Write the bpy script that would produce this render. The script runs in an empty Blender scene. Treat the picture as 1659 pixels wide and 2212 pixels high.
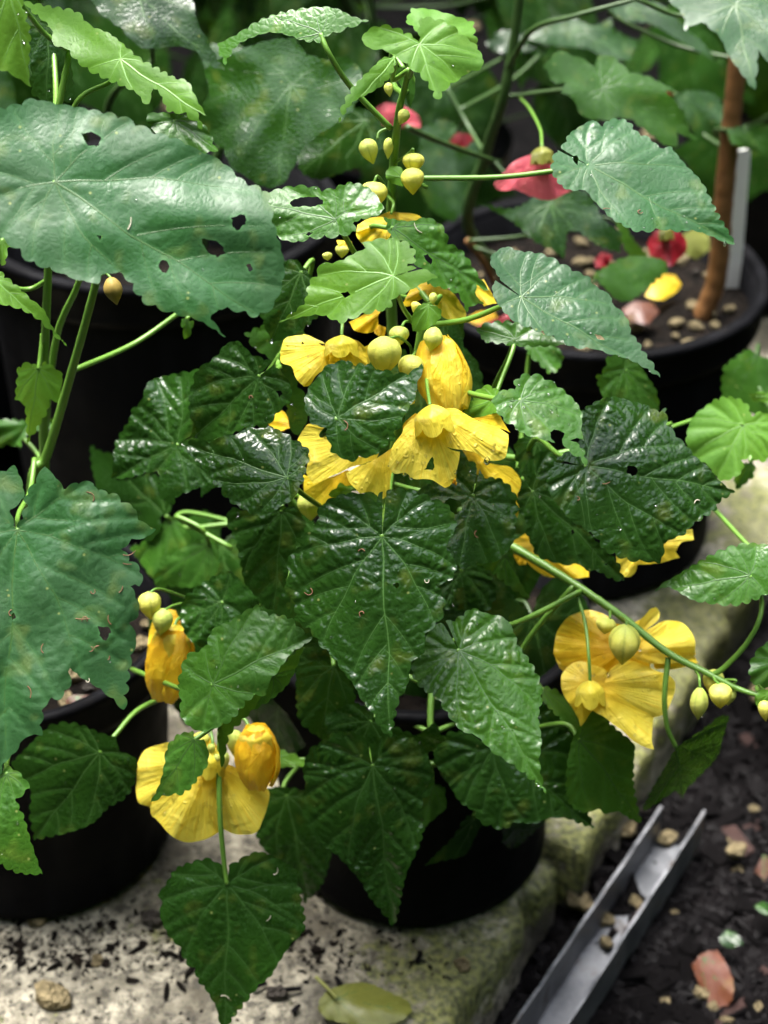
import bpy, bmesh, math, random
import numpy as np
from mathutils import Vector, Matrix, noise, kdtree
from mathutils.geometry import delaunay_2d_cdt

R = math.radians
sc = bpy.context.scene
random.seed(7)
rng = np.random.default_rng(7)

# ------------------------------------------------------------------ camera, sky, sun, exposure
CAM_Z, PITCH, VFOV = 0.845, R(35), R(35)
cam = bpy.data.objects.new('camera', bpy.data.cameras.new('camera'))
sc.collection.objects.link(cam)
cam.location = (0, 0, CAM_Z)
cam.rotation_euler = (R(90) - PITCH, 0, 0)
cam.data.sensor_fit = 'VERTICAL'
cam.data.sensor_height = 24
cam.data.lens = 12 / math.tan(VFOV / 2)
cam.data.clip_start = 0.02
cam.data.clip_end = 200
cam.data.dof.use_dof = True
cam.data.dof.focus_distance = 0.805
cam.data.dof.aperture_fstop = 4.6
sc.camera = cam

world = bpy.data.worlds.new('World')
sc.world = world
world.use_nodes = True
SUN_EL, SUN_ROT = R(73), R(-42)
wn = world.node_tree
sky = wn.nodes.new('ShaderNodeTexSky')
sky.sky_type = 'NISHITA'
sky.sun_disc = False
sky.sun_elevation = SUN_EL
sky.sun_rotation = SUN_ROT
sky.dust_density = 3.0
sky.air_density = 1.0
hs = wn.nodes.new('ShaderNodeHueSaturation')
hs.inputs['Saturation'].default_value = 0.5
wn.links.new(sky.outputs[0], hs.inputs['Color'])
bg = wn.nodes['Background']
bg.inputs[1].default_value = 0.12
wn.links.new(hs.outputs[0], bg.inputs[0])

sl = bpy.data.lights.new('sun', 'SUN')
sl.energy = 1.5
sl.angle = R(35)
sl.color = (1.0, 0.97, 0.92)
sun = bpy.data.objects.new('sun', sl)
sc.collection.objects.link(sun)
_sd = Vector((-0.20, 0.22, 1.0)).normalized()
sun.rotation_euler = _sd.to_track_quat('Z', 'Y').to_euler()

sc.view_settings.view_transform = 'Standard'
sc.view_settings.look = 'None'
sc.view_settings.exposure = 3.0
sc.view_settings.gamma = 1.0
sc.render.engine = 'CYCLES'
sc.cycles.use_denoising = True
sc.cycles.max_bounces = 6
sc.cycles.diffuse_bounces = 3
sc.cycles.glossy_bounces = 3
sc.cycles.transmission_bounces = 5
sc.cycles.transparent_max_bounces = 8
sc.cycles.caustics_reflective = False
sc.cycles.caustics_refractive = False
sc.cycles.use_adaptive_sampling = True
sc.cycles.adaptive_threshold = 0.02

# ------------------------------------------------------------------ survey helpers: a sighting in the photo + its distance -> a place
FP = 1106 / math.tan(VFOV / 2)
CP, SP = math.cos(PITCH), math.sin(PITCH)
CO = np.array([0, 0, CAM_Z])
FR = {'f': (1, 0, 0), '1': (.5, 0, 0), '2': (.5, 829.5, 0), '3': (.5, 0, 691.3), '4': (.4167, 518.4, 604.9),
      '5': (.4271, 950.5, 691.3), '6': (.5, 0, 1382.6), '7': (.5, 829.5, 1382.6), '8': (.2604, 604.9, 0),
      '9': (.3125, 561.7, 950.5), 'a': (.3229, 1123.3, 1166.5)}
def ray(px, py):
    a, b = (px - 829.5) / FP, (py - 1106) / FP
    return np.array([a, CP - b * SP, -SP - b * CP])
def atY(px, py, Y):
    r = ray(px, py)
    return CO + r * (Y / r[1])
def atZ(px, py, z):
    r = ray(px, py)
    return CO + r * ((z - CAM_Z) / r[2])
def fr(frame, pts):
    s, ox, oy = FR[frame]
    if isinstance(pts, str):
        pts = [tuple(float(q) for q in p.split(',')) for p in pts.split()]
    return [(p[0] * s + ox, p[1] * s + oy) + tuple(p[2:]) for p in pts]
def azel(az, el):
    az, el = R(az), R(el)
    return np.array([math.sin(az) * math.cos(el), -math.cos(az) * math.cos(el), math.sin(el)])

# ------------------------------------------------------------------ materials
def mat(name):
    m = bpy.data.materials.new(name)
    m.use_nodes = True
    nt = m.node_tree
    return m, nt, nt.nodes['Principled BSDF'], nt.nodes['Material Output']
def N(nt, typ, **kw):
    n = nt.nodes.new(typ)
    for k, v in kw.items():
        if k.startswith('i_'):
            key = k[2:]
            n.inputs[int(key) if key.isdigit() else key.replace('_', ' ')].default_value = v
        else:
            setattr(n, k, v)
    return n
def L(nt, a, b): nt.links.new(a, b)
def math_(nt, op, a, b=None):
    n = N(nt, 'ShaderNodeMath', operation=op)
    for i, q in enumerate((a, b)):
        if q is None: continue
        if isinstance(q, (int, float)): n.inputs[i].default_value = q
        else: L(nt, q, n.inputs[i])
    return n.outputs[0]
def mixc(nt, fac, a, b, mode='MIX'):
    n = N(nt, 'ShaderNodeMix', data_type='RGBA', blend_type=mode)
    for s, q in ((0, fac), (6, a), (7, b)):
        if isinstance(q, (int, float)): n.inputs[s].default_value = q
        elif isinstance(q, tuple): n.inputs[s].default_value = q + (1,) if len(q) == 3 else q
        else: L(nt, q, n.inputs[s])
    return n.outputs[2]
def ramp(nt, fac, stops):
    n = N(nt, 'ShaderNodeValToRGB')
    el = n.color_ramp.elements
    while len(el) < len(stops): el.new(0.5)
    for e, (p, c) in zip(el, stops):
        e.position = p
        e.color = (c, c, c, 1) if isinstance(c, (int, float)) else tuple(c) + (1,)
    L(nt, fac, n.inputs[0])
    return n.outputs[0]

def leaf_material(name, dark, light, rough, trans, bump=1.0, coat=0.0, tcol=None, yellow=0.12, spec=.34):
    m, nt, p, out = mat(name)
    uv = N(nt, 'ShaderNodeUVMap', uv_map='UVMap').outputs[0]
    info = N(nt, 'ShaderNodeObjectInfo')
    off = N(nt, 'ShaderNodeVectorMath', operation='ADD')
    L(nt, uv, off.inputs[0])
    cmb = N(nt, 'ShaderNodeCombineXYZ')
    L(nt, math_(nt, 'MULTIPLY', info.outputs['Random'], 7.0), cmb.inputs[2])
    L(nt, cmb.outputs[0], off.inputs[1])
    pv = off.outputs[0]
    big = N(nt, 'ShaderNodeTexNoise', i_Scale=22.0, i_Detail=2.0, i_Roughness=.6); L(nt, pv, big.inputs[0])
    fine = N(nt, 'ShaderNodeTexNoise', i_Scale=420.0, i_Detail=1.0); L(nt, pv, fine.inputs[0])
    mid = N(nt, 'ShaderNodeTexNoise', i_Scale=75.0, i_Detail=1.0); L(nt, pv, mid.inputs[0])
    vor = N(nt, 'ShaderNodeTexVoronoi', feature='DISTANCE_TO_EDGE', i_Scale=330.0)
    wob = N(nt, 'ShaderNodeVectorMath', operation='MULTIPLY_ADD')
    L(nt, mid.outputs['Color'], wob.inputs[0]); wob.inputs[1].default_value = (.006, .006, .0); L(nt, pv, wob.inputs[2])
    L(nt, wob.outputs[0], vor.inputs[0])
    cell = ramp(nt, vor.outputs[0], [(0, 0), (.35, 1)])
    vd = N(nt, 'ShaderNodeAttribute', attribute_name='vein').outputs['Fac']
    h = math_(nt, 'ADD', math_(nt, 'MULTIPLY', cell, .33), math_(nt, 'MULTIPLY', fine.outputs[0], .32))
    bp = N(nt, 'ShaderNodeBump', i_Strength=1.0 * min(bump, 1), i_Distance=.00042 * max(bump, .3))
    L(nt, h, bp.inputs['Height'])
    # colour
    f1 = ramp(nt, big.outputs[0], [(.3, 0), (.7, 1)])
    c = mixc(nt, f1, dark, light)
    net = math_(nt, 'SUBTRACT', 1.0, ramp(nt, vor.outputs[0], [(0, 0), (.07, 1)]))
    pale = tuple(min(1, q * 1.7 + .012) for q in light)
    c = mixc(nt, math_(nt, 'MULTIPLY', net, .16), c, pale)
    spot = N(nt, 'ShaderNodeTexVoronoi', i_Scale=95.0); L(nt, pv, spot.inputs[0])
    sp = ramp(nt, spot.outputs['Distance'], [(.035, 1), (.09, 0)])
    c = mixc(nt, math_(nt, 'MULTIPLY', sp, .5), c, (.30, .33, .10))
    yb = ramp(nt, mid.outputs[0], [(.60, 0), (.75, 1)])
    c = mixc(nt, math_(nt, 'MULTIPLY', yb, yellow), c, (.28, .30, .05))
    c = mixc(nt, math_(nt, 'MULTIPLY', vd, .28), c, pale)
    hsv = N(nt, 'ShaderNodeHueSaturation'); L(nt, c, hsv.inputs['Color'])
    L(nt, math_(nt, 'ADD', math_(nt, 'MULTIPLY', info.outputs['Random'], .5), .75), hsv.inputs['Value'])
    L(nt, hsv.outputs[0], p.inputs['Base Color'])
    rg = N(nt, 'ShaderNodeMapRange', i_3=rough - .07, i_4=rough + .12); L(nt, fine.outputs[0], rg.inputs[0])
    wet = ramp(nt, big.outputs[0], [(.42, 1.1), (.58, .6)])
    L(nt, math_(nt, 'MULTIPLY', rg.outputs[0], wet), p.inputs['Roughness'])
    p.inputs['Specular IOR Level'].default_value = spec
    p.inputs['Coat Weight'].default_value = coat
    p.inputs['Coat Roughness'].default_value = .12
    L(nt, bp.outputs[0], p.inputs['Normal'])
    L(nt, bp.outputs[0], p.inputs['Coat Normal'])
    tr = N(nt, 'ShaderNodeBsdfTranslucent')
    tc = mixc(nt, .5, hsv.outputs[0], tcol or tuple(min(1, q * 2.2) for q in light))
    L(nt, tc, tr.inputs[0])
    mx = N(nt, 'ShaderNodeMixShader', i_0=trans)
    L(nt, p.outputs[0], mx.inputs[1]); L(nt, tr.outputs[0], mx.inputs[2])
    L(nt, mx.outputs[0], out.inputs[0])
    return m

M = {}
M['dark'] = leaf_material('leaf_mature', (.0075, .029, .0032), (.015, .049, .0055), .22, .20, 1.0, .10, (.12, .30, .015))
M['mid'] = leaf_material('leaf_green', (.020, .069, .0075), (.037, .106, .011), .34, .25, .85, .04, (.20, .44, .02), spec=.28)
M['young'] = leaf_material('leaf_young', (.052, .146, .012), (.088, .200, .020), .42, .34, .6, .0, (.32, .60, .04), spec=.2)
M['grey'] = leaf_material('leaf_glaucous', (.014, .056, .014), (.023, .080, .021), .46, .20, .7, .0, (.14, .35, .04))
M['fallen'] = leaf_material('leaf_fallen', (.11, .125, .02), (.17, .18, .035), .5, .15, .6)
M['brown'] = leaf_material('leaf_dead', (.060, .020, .010), (.105, .036, .018), .5, .1, .6)

def flat_mat(name, col, rough=.4, trans=0, tcol=None, var=.15, scale=60, bumpd=0, spec=.5):
    m, nt, p, out = mat(name)
    tc = N(nt, 'ShaderNodeTexCoord').outputs['Object']
    nz = N(nt, 'ShaderNodeTexNoise', i_Scale=float(scale), i_Detail=4.0); L(nt, tc, nz.inputs[0])
    c = mixc(nt, nz.outputs[0], tuple(q * (1 - var) for q in col), tuple(min(1, q * (1 + var)) for q in col))
    L(nt, c, p.inputs['Base Color'])
    p.inputs['Roughness'].default_value = rough
    p.inputs['Specular IOR Level'].default_value = spec
    if bumpd:
        b = N(nt, 'ShaderNodeBump', i_Strength=1.0, i_Distance=bumpd); L(nt, nz.outputs[0], b.inputs['Height']); L(nt, b.outputs[0], p.inputs['Normal'])
    if trans:
        tr = N(nt, 'ShaderNodeBsdfTranslucent'); tr.inputs[0].default_value = (tcol or col) + (1,)
        mx = N(nt, 'ShaderNodeMixShader', i_0=trans); L(nt, p.outputs[0], mx.inputs[1]); L(nt, tr.outputs[0], mx.inputs[2]); L(nt, mx.outputs[0], out.inputs[0])
    return m
M['stem'] = flat_mat('green_stem', (.12, .25, .035), .38, .12)
M['stem_dark'] = flat_mat('darker_stem', (.035, .075, .016), .45, .08)
M['bark'] = flat_mat('brown_bark', (.17, .075, .022), .6, var=.5, scale=90, bumpd=.001)
M['vein'] = flat_mat('vein_pale', (.036, .094, .014), .4, .15)
M['vein_young'] = flat_mat('vein_young', (.11, .24, .035), .4, .15)
M['bud'] = flat_mat('bud_skin', (.72, .68, .15), .42, .22, (.8, .7, .08), .25, 120)
M['bud_green'] = flat_mat('bud_green_skin', (.50, .56, .13), .42, .18, (.5, .6, .08), .25, 120)
def bud_material(name, a, b):
    m, nt, p, out = mat(name)
    g = N(nt, 'ShaderNodeAttribute', attribute_name='along').outputs['Fac']; sm = N(nt, 'ShaderNodeAttribute', attribute_name='seam').outputs['Fac']
    tc = N(nt, 'ShaderNodeTexCoord').outputs['Object']
    nz = N(nt, 'ShaderNodeTexNoise', i_Scale=900.0, i_Detail=2.0); L(nt, tc, nz.inputs[0])
    c = mixc(nt, ramp(nt, g, [(.05, 0), (.55, 1)]), b, a)
    c = mixc(nt, math_(nt, 'MULTIPLY', sm, .55), c, tuple(q * .55 for q in b))
    c = mixc(nt, math_(nt, 'MULTIPLY', ramp(nt, nz.outputs[0], [(.5, 0), (.7, 1)]), .25), c, (.80, .74, .30))
    L(nt, c, p.inputs['Base Color']); p.inputs['Roughness'].default_value = .5; p.inputs['Specular IOR Level'].default_value = .3
    bp = N(nt, 'ShaderNodeBump', i_Strength=.8, i_Distance=.0004); L(nt, nz.outputs[0], bp.inputs['Height']); L(nt, bp.outputs[0], p.inputs['Normal'])
    tr = N(nt, 'ShaderNodeBsdfTranslucent'); L(nt, c, tr.inputs[0])
    mx = N(nt, 'ShaderNodeMixShader', i_0=.25); L(nt, p.outputs[0], mx.inputs[1]); L(nt, tr.outputs[0], mx.inputs[2]); L(nt, mx.outputs[0], out.inputs[0])
    return m
M['bud'] = bud_material('bud_skin_ribbed', (.86, .74, .13), (.56, .62, .12))
M['bud_green'] = bud_material('bud_green_ribbed', (.72, .70, .16), (.42, .54, .10))
M['bud_dry'] = flat_mat('bud_dry', (.38, .27, .06), .6, .1, None, .4, 200)
M['calyx_old'] = flat_mat('calyx_skin', (.88, .72, .07), .42, .35, (.92, .74, .06), .10, 120)

def petal_material(name, a, b, edge, trans, rough=.38):
    m, nt, p, out = mat(name)
    uv = N(nt, 'ShaderNodeUVMap', uv_map='UVMap').outputs[0]
    sep = N(nt, 'ShaderNodeSeparateXYZ'); L(nt, uv, sep.inputs[0])
    ang = math_(nt, 'ARCTAN2', sep.outputs[1], sep.outputs[0])
    ln = N(nt, 'ShaderNodeVectorMath', operation='LENGTH'); L(nt, uv, ln.inputs[0])
    cb = N(nt, 'ShaderNodeCombineXYZ'); L(nt, math_(nt, 'MULTIPLY', ang, 22.0), cb.inputs[0]); L(nt, math_(nt, 'MULTIPLY', ln.outputs['Value'], 45.0), cb.inputs[1])
    rad = N(nt, 'ShaderNodeTexNoise', i_Scale=1.0, i_Detail=3.0); L(nt, cb.outputs[0], rad.inputs[0])
    wr = N(nt, 'ShaderNodeTexNoise', i_Scale=120.0, i_Detail=4.0, i_Distortion=.6); L(nt, uv, wr.inputs[0])
    big = N(nt, 'ShaderNodeTexNoise', i_Scale=40.0, i_Detail=2.0); L(nt, uv, big.inputs[0])
    vor = N(nt, 'ShaderNodeTexVoronoi', i_Scale=330.0); L(nt, uv, vor.inputs[0])
    drop = ramp(nt, vor.outputs['Distance'], [(.12, 1), (.30, 0)])
    dm = math_(nt, 'MULTIPLY', drop, ramp(nt, wr.outputs[0], [(.50, 0), (.62, 1)]))
    h = math_(nt, 'ADD', math_(nt, 'MULTIPLY', rad.outputs[0], 1.1), math_(nt, 'MULTIPLY', wr.outputs[0], 2.0))
    h = math_(nt, 'ADD', h, math_(nt, 'MULTIPLY', dm, .55))
    bp = N(nt, 'ShaderNodeBump', i_Strength=.9, i_Distance=.0010); L(nt, h, bp.inputs['Height'])
    c = mixc(nt, ramp(nt, big.outputs[0], [(.3, 0), (.7, 1)]), a, b)
    c = mixc(nt, math_(nt, 'MULTIPLY', ramp(nt, rad.outputs[0], [(.52, 0), (.62, 1)]), .42), c, edge)
    c = mixc(nt, ramp(nt, math_(nt, 'MULTIPLY', ln.outputs['Value'], 25.0), [(.05, .75), (.55, 0)]), c, edge)
    L(nt, c, p.inputs['Base Color'])
    p.inputs['Roughness'].default_value = rough
    p.inputs['Coat Weight'].default_value = .15
    p.inputs['Coat Roughness'].default_value = .15
    L(nt, bp.outputs[0], p.inputs['Normal'])
    tr = N(nt, 'ShaderNodeBsdfTranslucent'); L(nt, c, tr.inputs[0])
    mx = N(nt, 'ShaderNodeMixShader', i_0=trans); L(nt, p.outputs[0], mx.inputs[1]); L(nt, tr.outputs[0], mx.inputs[2]); L(nt, mx.outputs[0], out.inputs[0])
    return m
M['petal'] = petal_material('petal_yellow', (.96, .75, .05), (.97, .82, .12), (.94, .62, .025), .50)
M['petal_gold'] = petal_material('petal_golden', (.94, .66, .03), (.95, .72, .05), (.90, .50, .015), .48)
M['calyx'] = petal_material('calyx_skin', (.86, .72, .06), (.90, .78, .12), (.74, .62, .05), .38)
M['calyx_dull'] = petal_material('calyx_olive', (.26, .25, .04), (.34, .32, .06), (.18, .20, .03), .3)
M['petal_pink'] = petal_material('petal_pink', (.62, .09, .13), (.70, .16, .17), (.52, .05, .08), .35)
M['petal_red'] = petal_material('petal_red', (.30, .008, .02), (.38, .014, .025), (.24, .004, .012), .25)

m, nt, p, out = mat('water')
p.inputs['Base Color'].default_value = (1, 1, 1, 1); p.inputs['Roughness'].default_value = 0.0
p.inputs['IOR'].default_value = 1.33; p.inputs['Transmission Weight'].default_value = 1.0
M['water'] = m
m, nt, p, out = mat('water_bead')
tb = N(nt, 'ShaderNodeBsdfTransparent'); gb = N(nt, 'ShaderNodeBsdfGlossy', i_Roughness=.03); fb = N(nt, 'ShaderNodeFresnel', i_IOR=1.33)
mx = N(nt, 'ShaderNodeMixShader'); L(nt, fb.outputs[0], mx.inputs[0]); L(nt, tb.outputs[0], mx.inputs[1]); L(nt, gb.outputs[0], mx.inputs[2]); L(nt, mx.outputs[0], out.inputs[0])
M['bead'] = m
M['thread'] = flat_mat('dry_thread', (.16, .065, .03), .6, var=.4, scale=400)
M['thread_pale'] = flat_mat('pale_thread', (.42, .38, .28), .5, var=.3, scale=400)

# black nursery plastic with dust and streaks
m, nt, p, out = mat('black_plastic')
tc = N(nt, 'ShaderNodeTexCoord').outputs['Object']
mp = N(nt, 'ShaderNodeMapping'); mp.inputs['Scale'].default_value = (60, 60, 5); L(nt, tc, mp.inputs[0])
nz = N(nt, 'ShaderNodeTexNoise', i_Scale=1.0, i_Detail=5.0); L(nt, mp.outputs[0], nz.inputs[0])
nz2 = N(nt, 'ShaderNodeTexNoise', i_Scale=35.0, i_Detail=5.0); L(nt, tc, nz2.inputs[0])
c = mixc(nt, ramp(nt, nz.outputs[0], [(.5, 0), (.75, 1)]), (.0025, .0025, .0032), (.006, .006, .0075))
c = mixc(nt, ramp(nt, nz2.outputs[0], [(.62, 0), (.72, .5)]), c, (.009, .008, .007))
L(nt, c, p.inputs['Base Color'])
L(nt, ramp(nt, nz2.outputs[0], [(.35, .55), (.7, .8)]), p.inputs['Roughness'])
p.inputs['Specular IOR Level'].default_value = .06
M['pot'] = m

# potting soil and mulch ground
def soil_mat(name, a, b, scale):
    m, nt, p, out = mat(name)
    tc = N(nt, 'ShaderNodeTexCoord').outputs['Object']
    n1 = N(nt, 'ShaderNodeTexNoise', i_Scale=float(scale), i_Detail=8.0, i_Roughness=.7); L(nt, tc, n1.inputs[0])
    v = N(nt, 'ShaderNodeTexVoronoi', i_Scale=float(scale) * 1.6); L(nt, tc, v.inputs[0])
    c = mixc(nt, ramp(nt, n1.outputs[0], [(.4, 0), (.68, 1)]), a, b)
    sepc = N(nt, 'ShaderNodeSeparateXYZ'); L(nt, v.outputs['Color'], sepc.inputs[0])
    c = mixc(nt, ramp(nt, sepc.outputs[0], [(.80, 0), (.95, .6)]), c, tuple(q * 1.7 for q in b))
    L(nt, c, p.inputs['Base Color'])
    p.inputs['Roughness'].default_value = .8
    p.inputs['Specular IOR Level'].default_value = .06
    bp = N(nt, 'ShaderNodeBump', i_Strength=1.0, i_Distance=.006)
    L(nt, math_(nt, 'ADD', n1.outputs[0], math_(nt, 'MULTIPLY', v.outputs['Distance'], .6)), bp.inputs['Height']); L(nt, bp.outputs[0], p.inputs['Normal'])
    return m
M['soil'] = soil_mat('potting_soil', (.003, .0025, .002), (.011, .008, .006), 70)
M['mulch'] = soil_mat('dark_mulch', (.0008, .0007, .0008), (.0028, .0024, .0024), 45)  # dark mulch, colour lowered further to stand in for shade from nearby plants

# pale limestone concrete with algae, dirt and a mossy rim
m, nt, p, out = mat('mossy_concrete')
tc = N(nt, 'ShaderNodeTexCoord').outputs['Object']
n1 = N(nt, 'ShaderNodeTexNoise', i_Scale=16.0, i_Detail=9.0, i_Roughness=.68); L(nt, tc, n1.inputs[0])
n2 = N(nt, 'ShaderNodeTexNoise', i_Scale=70.0, i_Detail=6.0, i_Roughness=.7); L(nt, tc, n2.inputs[0])
n3 = N(nt, 'ShaderNodeTexNoise', i_Scale=7.0, i_Detail=5.0, i_Roughness=.6); L(nt, tc, n3.inputs[0])
n4 = N(nt, 'ShaderNodeTexNoise', i_Scale=220.0, i_Detail=5.0); L(nt, tc, n4.inputs[0])
n5 = N(nt, 'ShaderNodeTexNoise', i_Scale=120.0, i_Detail=8.0, i_Roughness=.75); L(nt, tc, n5.inputs[0])
moss = N(nt, 'ShaderNodeAttribute', attribute_name='moss').outputs['Fac']
c = mixc(nt, ramp(nt, n1.outputs[0], [(.40, 0), (.58, 1)]), (.075, .064, .040), (.44, .40, .30))
c = mixc(nt, ramp(nt, n2.outputs[0], [(.47, 0), (.62, .8)]), c, (.085, .075, .052))
c = mixc(nt, ramp(nt, n3.outputs[0], [(.50, 0), (.66, .8)]), c, (.05, .045, .033))
c = mixc(nt, ramp(nt, n4.outputs[0], [(.56, 0), (.72, .6)]), c, (.06, .052, .04))
c = mixc(nt, ramp(nt, n5.outputs[0], [(.50, 0), (.57, .85)]), c, (.035, .030, .020))
mf = math_(nt, 'ADD', moss, math_(nt, 'MULTIPLY', math_(nt, 'SUBTRACT', n2.outputs[0], .5), 2.2))
mf = ramp(nt, mf, [(.42, 0), (.62, 1)])
mc = mixc(nt, ramp(nt, n4.outputs[0], [(.4, 0), (.62, 1)]), (.040, .050, .006), (.23, .24, .055))
c = mixc(nt, math_(nt, 'MULTIPLY', mf, .70), c, mc)
L(nt, c, p.inputs['Base Color'])
p.inputs['Roughness'].default_value = .62
bp = N(nt, 'ShaderNodeBump', i_Strength=1.0, i_Distance=.004)
L(nt, math_(nt, 'ADD', n2.outputs[0], math_(nt, 'MULTIPLY', n4.outputs[0], .6)), bp.inputs['Height']); L(nt, bp.outputs[0], p.inputs['Normal'])
M['slab'] = m

m, nt, p, out = mat('galvanised_steel')
tc = N(nt, 'ShaderNodeTexCoord').outputs['Object']
n1 = N(nt, 'ShaderNodeTexNoise', i_Scale=40.0, i_Detail=6.0, i_Roughness=.65); L(nt, tc, n1.inputs[0])
c = mixc(nt, ramp(nt, n1.outputs[0], [(.4, 0), (.62, 1)]), (.080, .083, .090), (.17, .175, .185))
c = mixc(nt, ramp(nt, n1.outputs[0], [(.56, 0), (.70, .85)]), c, (.045, .028, .018))
L(nt, c, p.inputs['Base Color']); p.inputs['Metallic'].default_value = .55
L(nt, ramp(nt, n1.outputs[0], [(.3, .38), (.7, .6)]), p.inputs['Roughness'])
M['steel'] = m
M['hedge'] = flat_mat('hedge_foliage', (.03, .075, .022), .5, var=.5, scale=9)
M['pebble'] = flat_mat('pale_pebble', (.27, .215, .115), .65, var=.75, scale=2.2, bumpd=.02, spec=.2)
M['pebble_grey'] = flat_mat('grey_pebble', (.07, .06, .05), .65, var=.75, scale=2.2, bumpd=.02, spec=.2)
M['chip'] = flat_mat('wood_chip', (.0035, .0028, .003), .6, spec=.08, var=.6, scale=60, bumpd=.001)  # tone cut along with the mulch, carrying the same missing shade
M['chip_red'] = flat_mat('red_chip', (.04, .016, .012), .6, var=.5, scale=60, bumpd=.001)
M['tag'] = flat_mat('weathered_plastic', (.68, .68, .64), .45, var=.2, scale=30)

# ------------------------------------------------------------------ object helpers
COL = sc.collection
def link(o, parent=None):
    COL.objects.link(o)
    if parent is not None: o.parent = parent
    return o
def mesh_obj(name, verts, faces, m, parent=None, smooth=True, uv=None, attrs=None):
    me = bpy.data.meshes.new(name)
    me.from_pydata([tuple(map(float, v)) for v in verts], [], [tuple(map(int, f)) for f in faces])
    if smooth: me.polygons.foreach_set('use_smooth', [True] * len(me.polygons))
    if uv is not None:
        ul = me.uv_layers.new(name='UVMap')
        li = np.empty(len(me.loops), dtype=np.int32); me.loops.foreach_get('vertex_index', li)
        ul.data.foreach_set('uv', np.asarray(uv, dtype=np.float32)[li].ravel())
    if attrs:
        for k, v in attrs.items():
            a = me.attributes.new(k, 'FLOAT', 'POINT'); a.data.foreach_set('value', np.asarray(v, dtype=np.float32))
    me.materials.append(M[m] if isinstance(m, str) else m)
    me.update()
    return link(bpy.data.objects.new(name, me), parent)
def tag(o, label=None, cat=None, group=None, kind=None):
    if label: o['label'] = label
    if cat: o['category'] = cat
    if group: o['group'] = group
    if kind: o['kind'] = kind
    return o
def empty(name, loc=(0, 0, 0), parent=None):
    o = bpy.data.objects.new(name, None); o.location = tuple(map(float, loc)); o.empty_display_size = .02
    return link(o, parent)

def spline(pts, n):
    pts = [np.array(p, float) for p in pts]
    if len(pts) == 2: return [pts[0] + (pts[1] - pts[0]) * t for t in np.linspace(0, 1, n)]
    out_ = []
    P_ = [2 * pts[0] - pts[1]] + pts + [2 * pts[-1] - pts[-2]]
    segs = len(pts) - 1
    for t in np.linspace(0, segs - 1e-6, n):
        i = int(t); u = t - i
        a, b, c_, d = P_[i], P_[i + 1], P_[i + 2], P_[i + 3]
        out_.append(.5 * (2 * b + (c_ - a) * u + (2 * a - 5 * b + 4 * c_ - d) * u * u + (3 * b - a - 3 * c_ + d) * u ** 3))
    return out_
def tube_geo(pts, r0, r1, sides=8, n=None, cap=True, bump=0):
    n = n or max(4, len(pts) * 6)
    c = spline(pts, n)
    V, F = [], []
    up = np.array([.31, .22, .93])
    for i, p_ in enumerate(c):
        t = (c[min(i + 1, n - 1)] - c[max(i - 1, 0)]); t /= np.linalg.norm(t) + 1e-12
        a = np.cross(t, up); a /= np.linalg.norm(a) + 1e-12
        b = np.cross(t, a)
        r = r0 + (r1 - r0) * i / (n - 1)
        if bump: r *= 1 + bump * math.sin(i * 2.3) * math.sin(i * .7)
        for k in range(sides):
            w = 2 * math.pi * k / sides
            V.append(p_ + r * (math.cos(w) * a + math.sin(w) * b))
    for i in range(n - 1):
        for k in range(sides):
            F.append((i * sides + k, i * sides + (k + 1) % sides, (i + 1) * sides + (k + 1) % sides, (i + 1) * sides + k))
    if cap:
        F.append(tuple(range(sides))[::-1]); F.append(tuple((n - 1) * sides + k for k in range(sides)))
    return V, F
def tube(name, pts, r0, r1, m, parent=None, **kw):
    V, F = tube_geo(pts, r0, r1, **kw)
    return mesh_obj(name, V, F, m, parent)

# ------------------------------------------------------------------ blades: leaves and petals
def smooth_closed(P_, step, corner=58):
    """Hermite through the sighted points; sharp turns stay sharp."""
    P_ = np.array(P_, float); n = len(P_)
    out_ = []
    cor = []
    for i in range(n):
        a = P_[i] - P_[i - 1]; b = P_[(i + 1) % n] - P_[i]
        ca = np.dot(a, b) / (np.linalg.norm(a) * np.linalg.norm(b) + 1e-12)
        cor.append(math.degrees(math.acos(max(-1, min(1, ca)))) > corner)
    for i in range(n):
        j = (i + 1) % n
        p0, p1 = P_[i], P_[j]
        d = np.linalg.norm(p1 - p0)
        m0 = (p1 - p0) if cor[i] else .5 * (p1 - P_[i - 1])
        m1 = (p1 - p0) if cor[j] else .5 * (P_[(j + 1) % n] - p0)
        for m_ in (m0, m1):
            l = np.linalg.norm(m_)
            if l > 1.3 * d: m_ *= 1.3 * d / l
        k = max(1, int(round(d / step)))
        for t in np.arange(k) / k:
            out_.append((2 * t ** 3 - 3 * t ** 2 + 1) * p0 + (t ** 3 - 2 * t ** 2 + t) * m0 + (-2 * t ** 3 + 3 * t ** 2) * p1 + (t ** 3 - t ** 2) * m1)
    return np.array(out_)
def area2(P_): return .5 * np.sum(P_[:, 0] * np.roll(P_[:, 1], -1) - np.roll(P_[:, 0], -1) * P_[:, 1])
def inside(pts, poly):
    x, y = pts[:, 0][:, None], pts[:, 1][:, None]
    x0, y0 = poly[:, 0], poly[:, 1]; x1, y1 = np.roll(x0, -1), np.roll(y0, -1)
    cnd = (y0 > y) != (y1 > y)
    with np.errstate(divide='ignore', invalid='ignore'):
        xi = x0 + (y - y0) * (x1 - x0) / (y1 - y0)
    return (np.sum(cnd & (x < xi), axis=1) % 2) == 1
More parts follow.
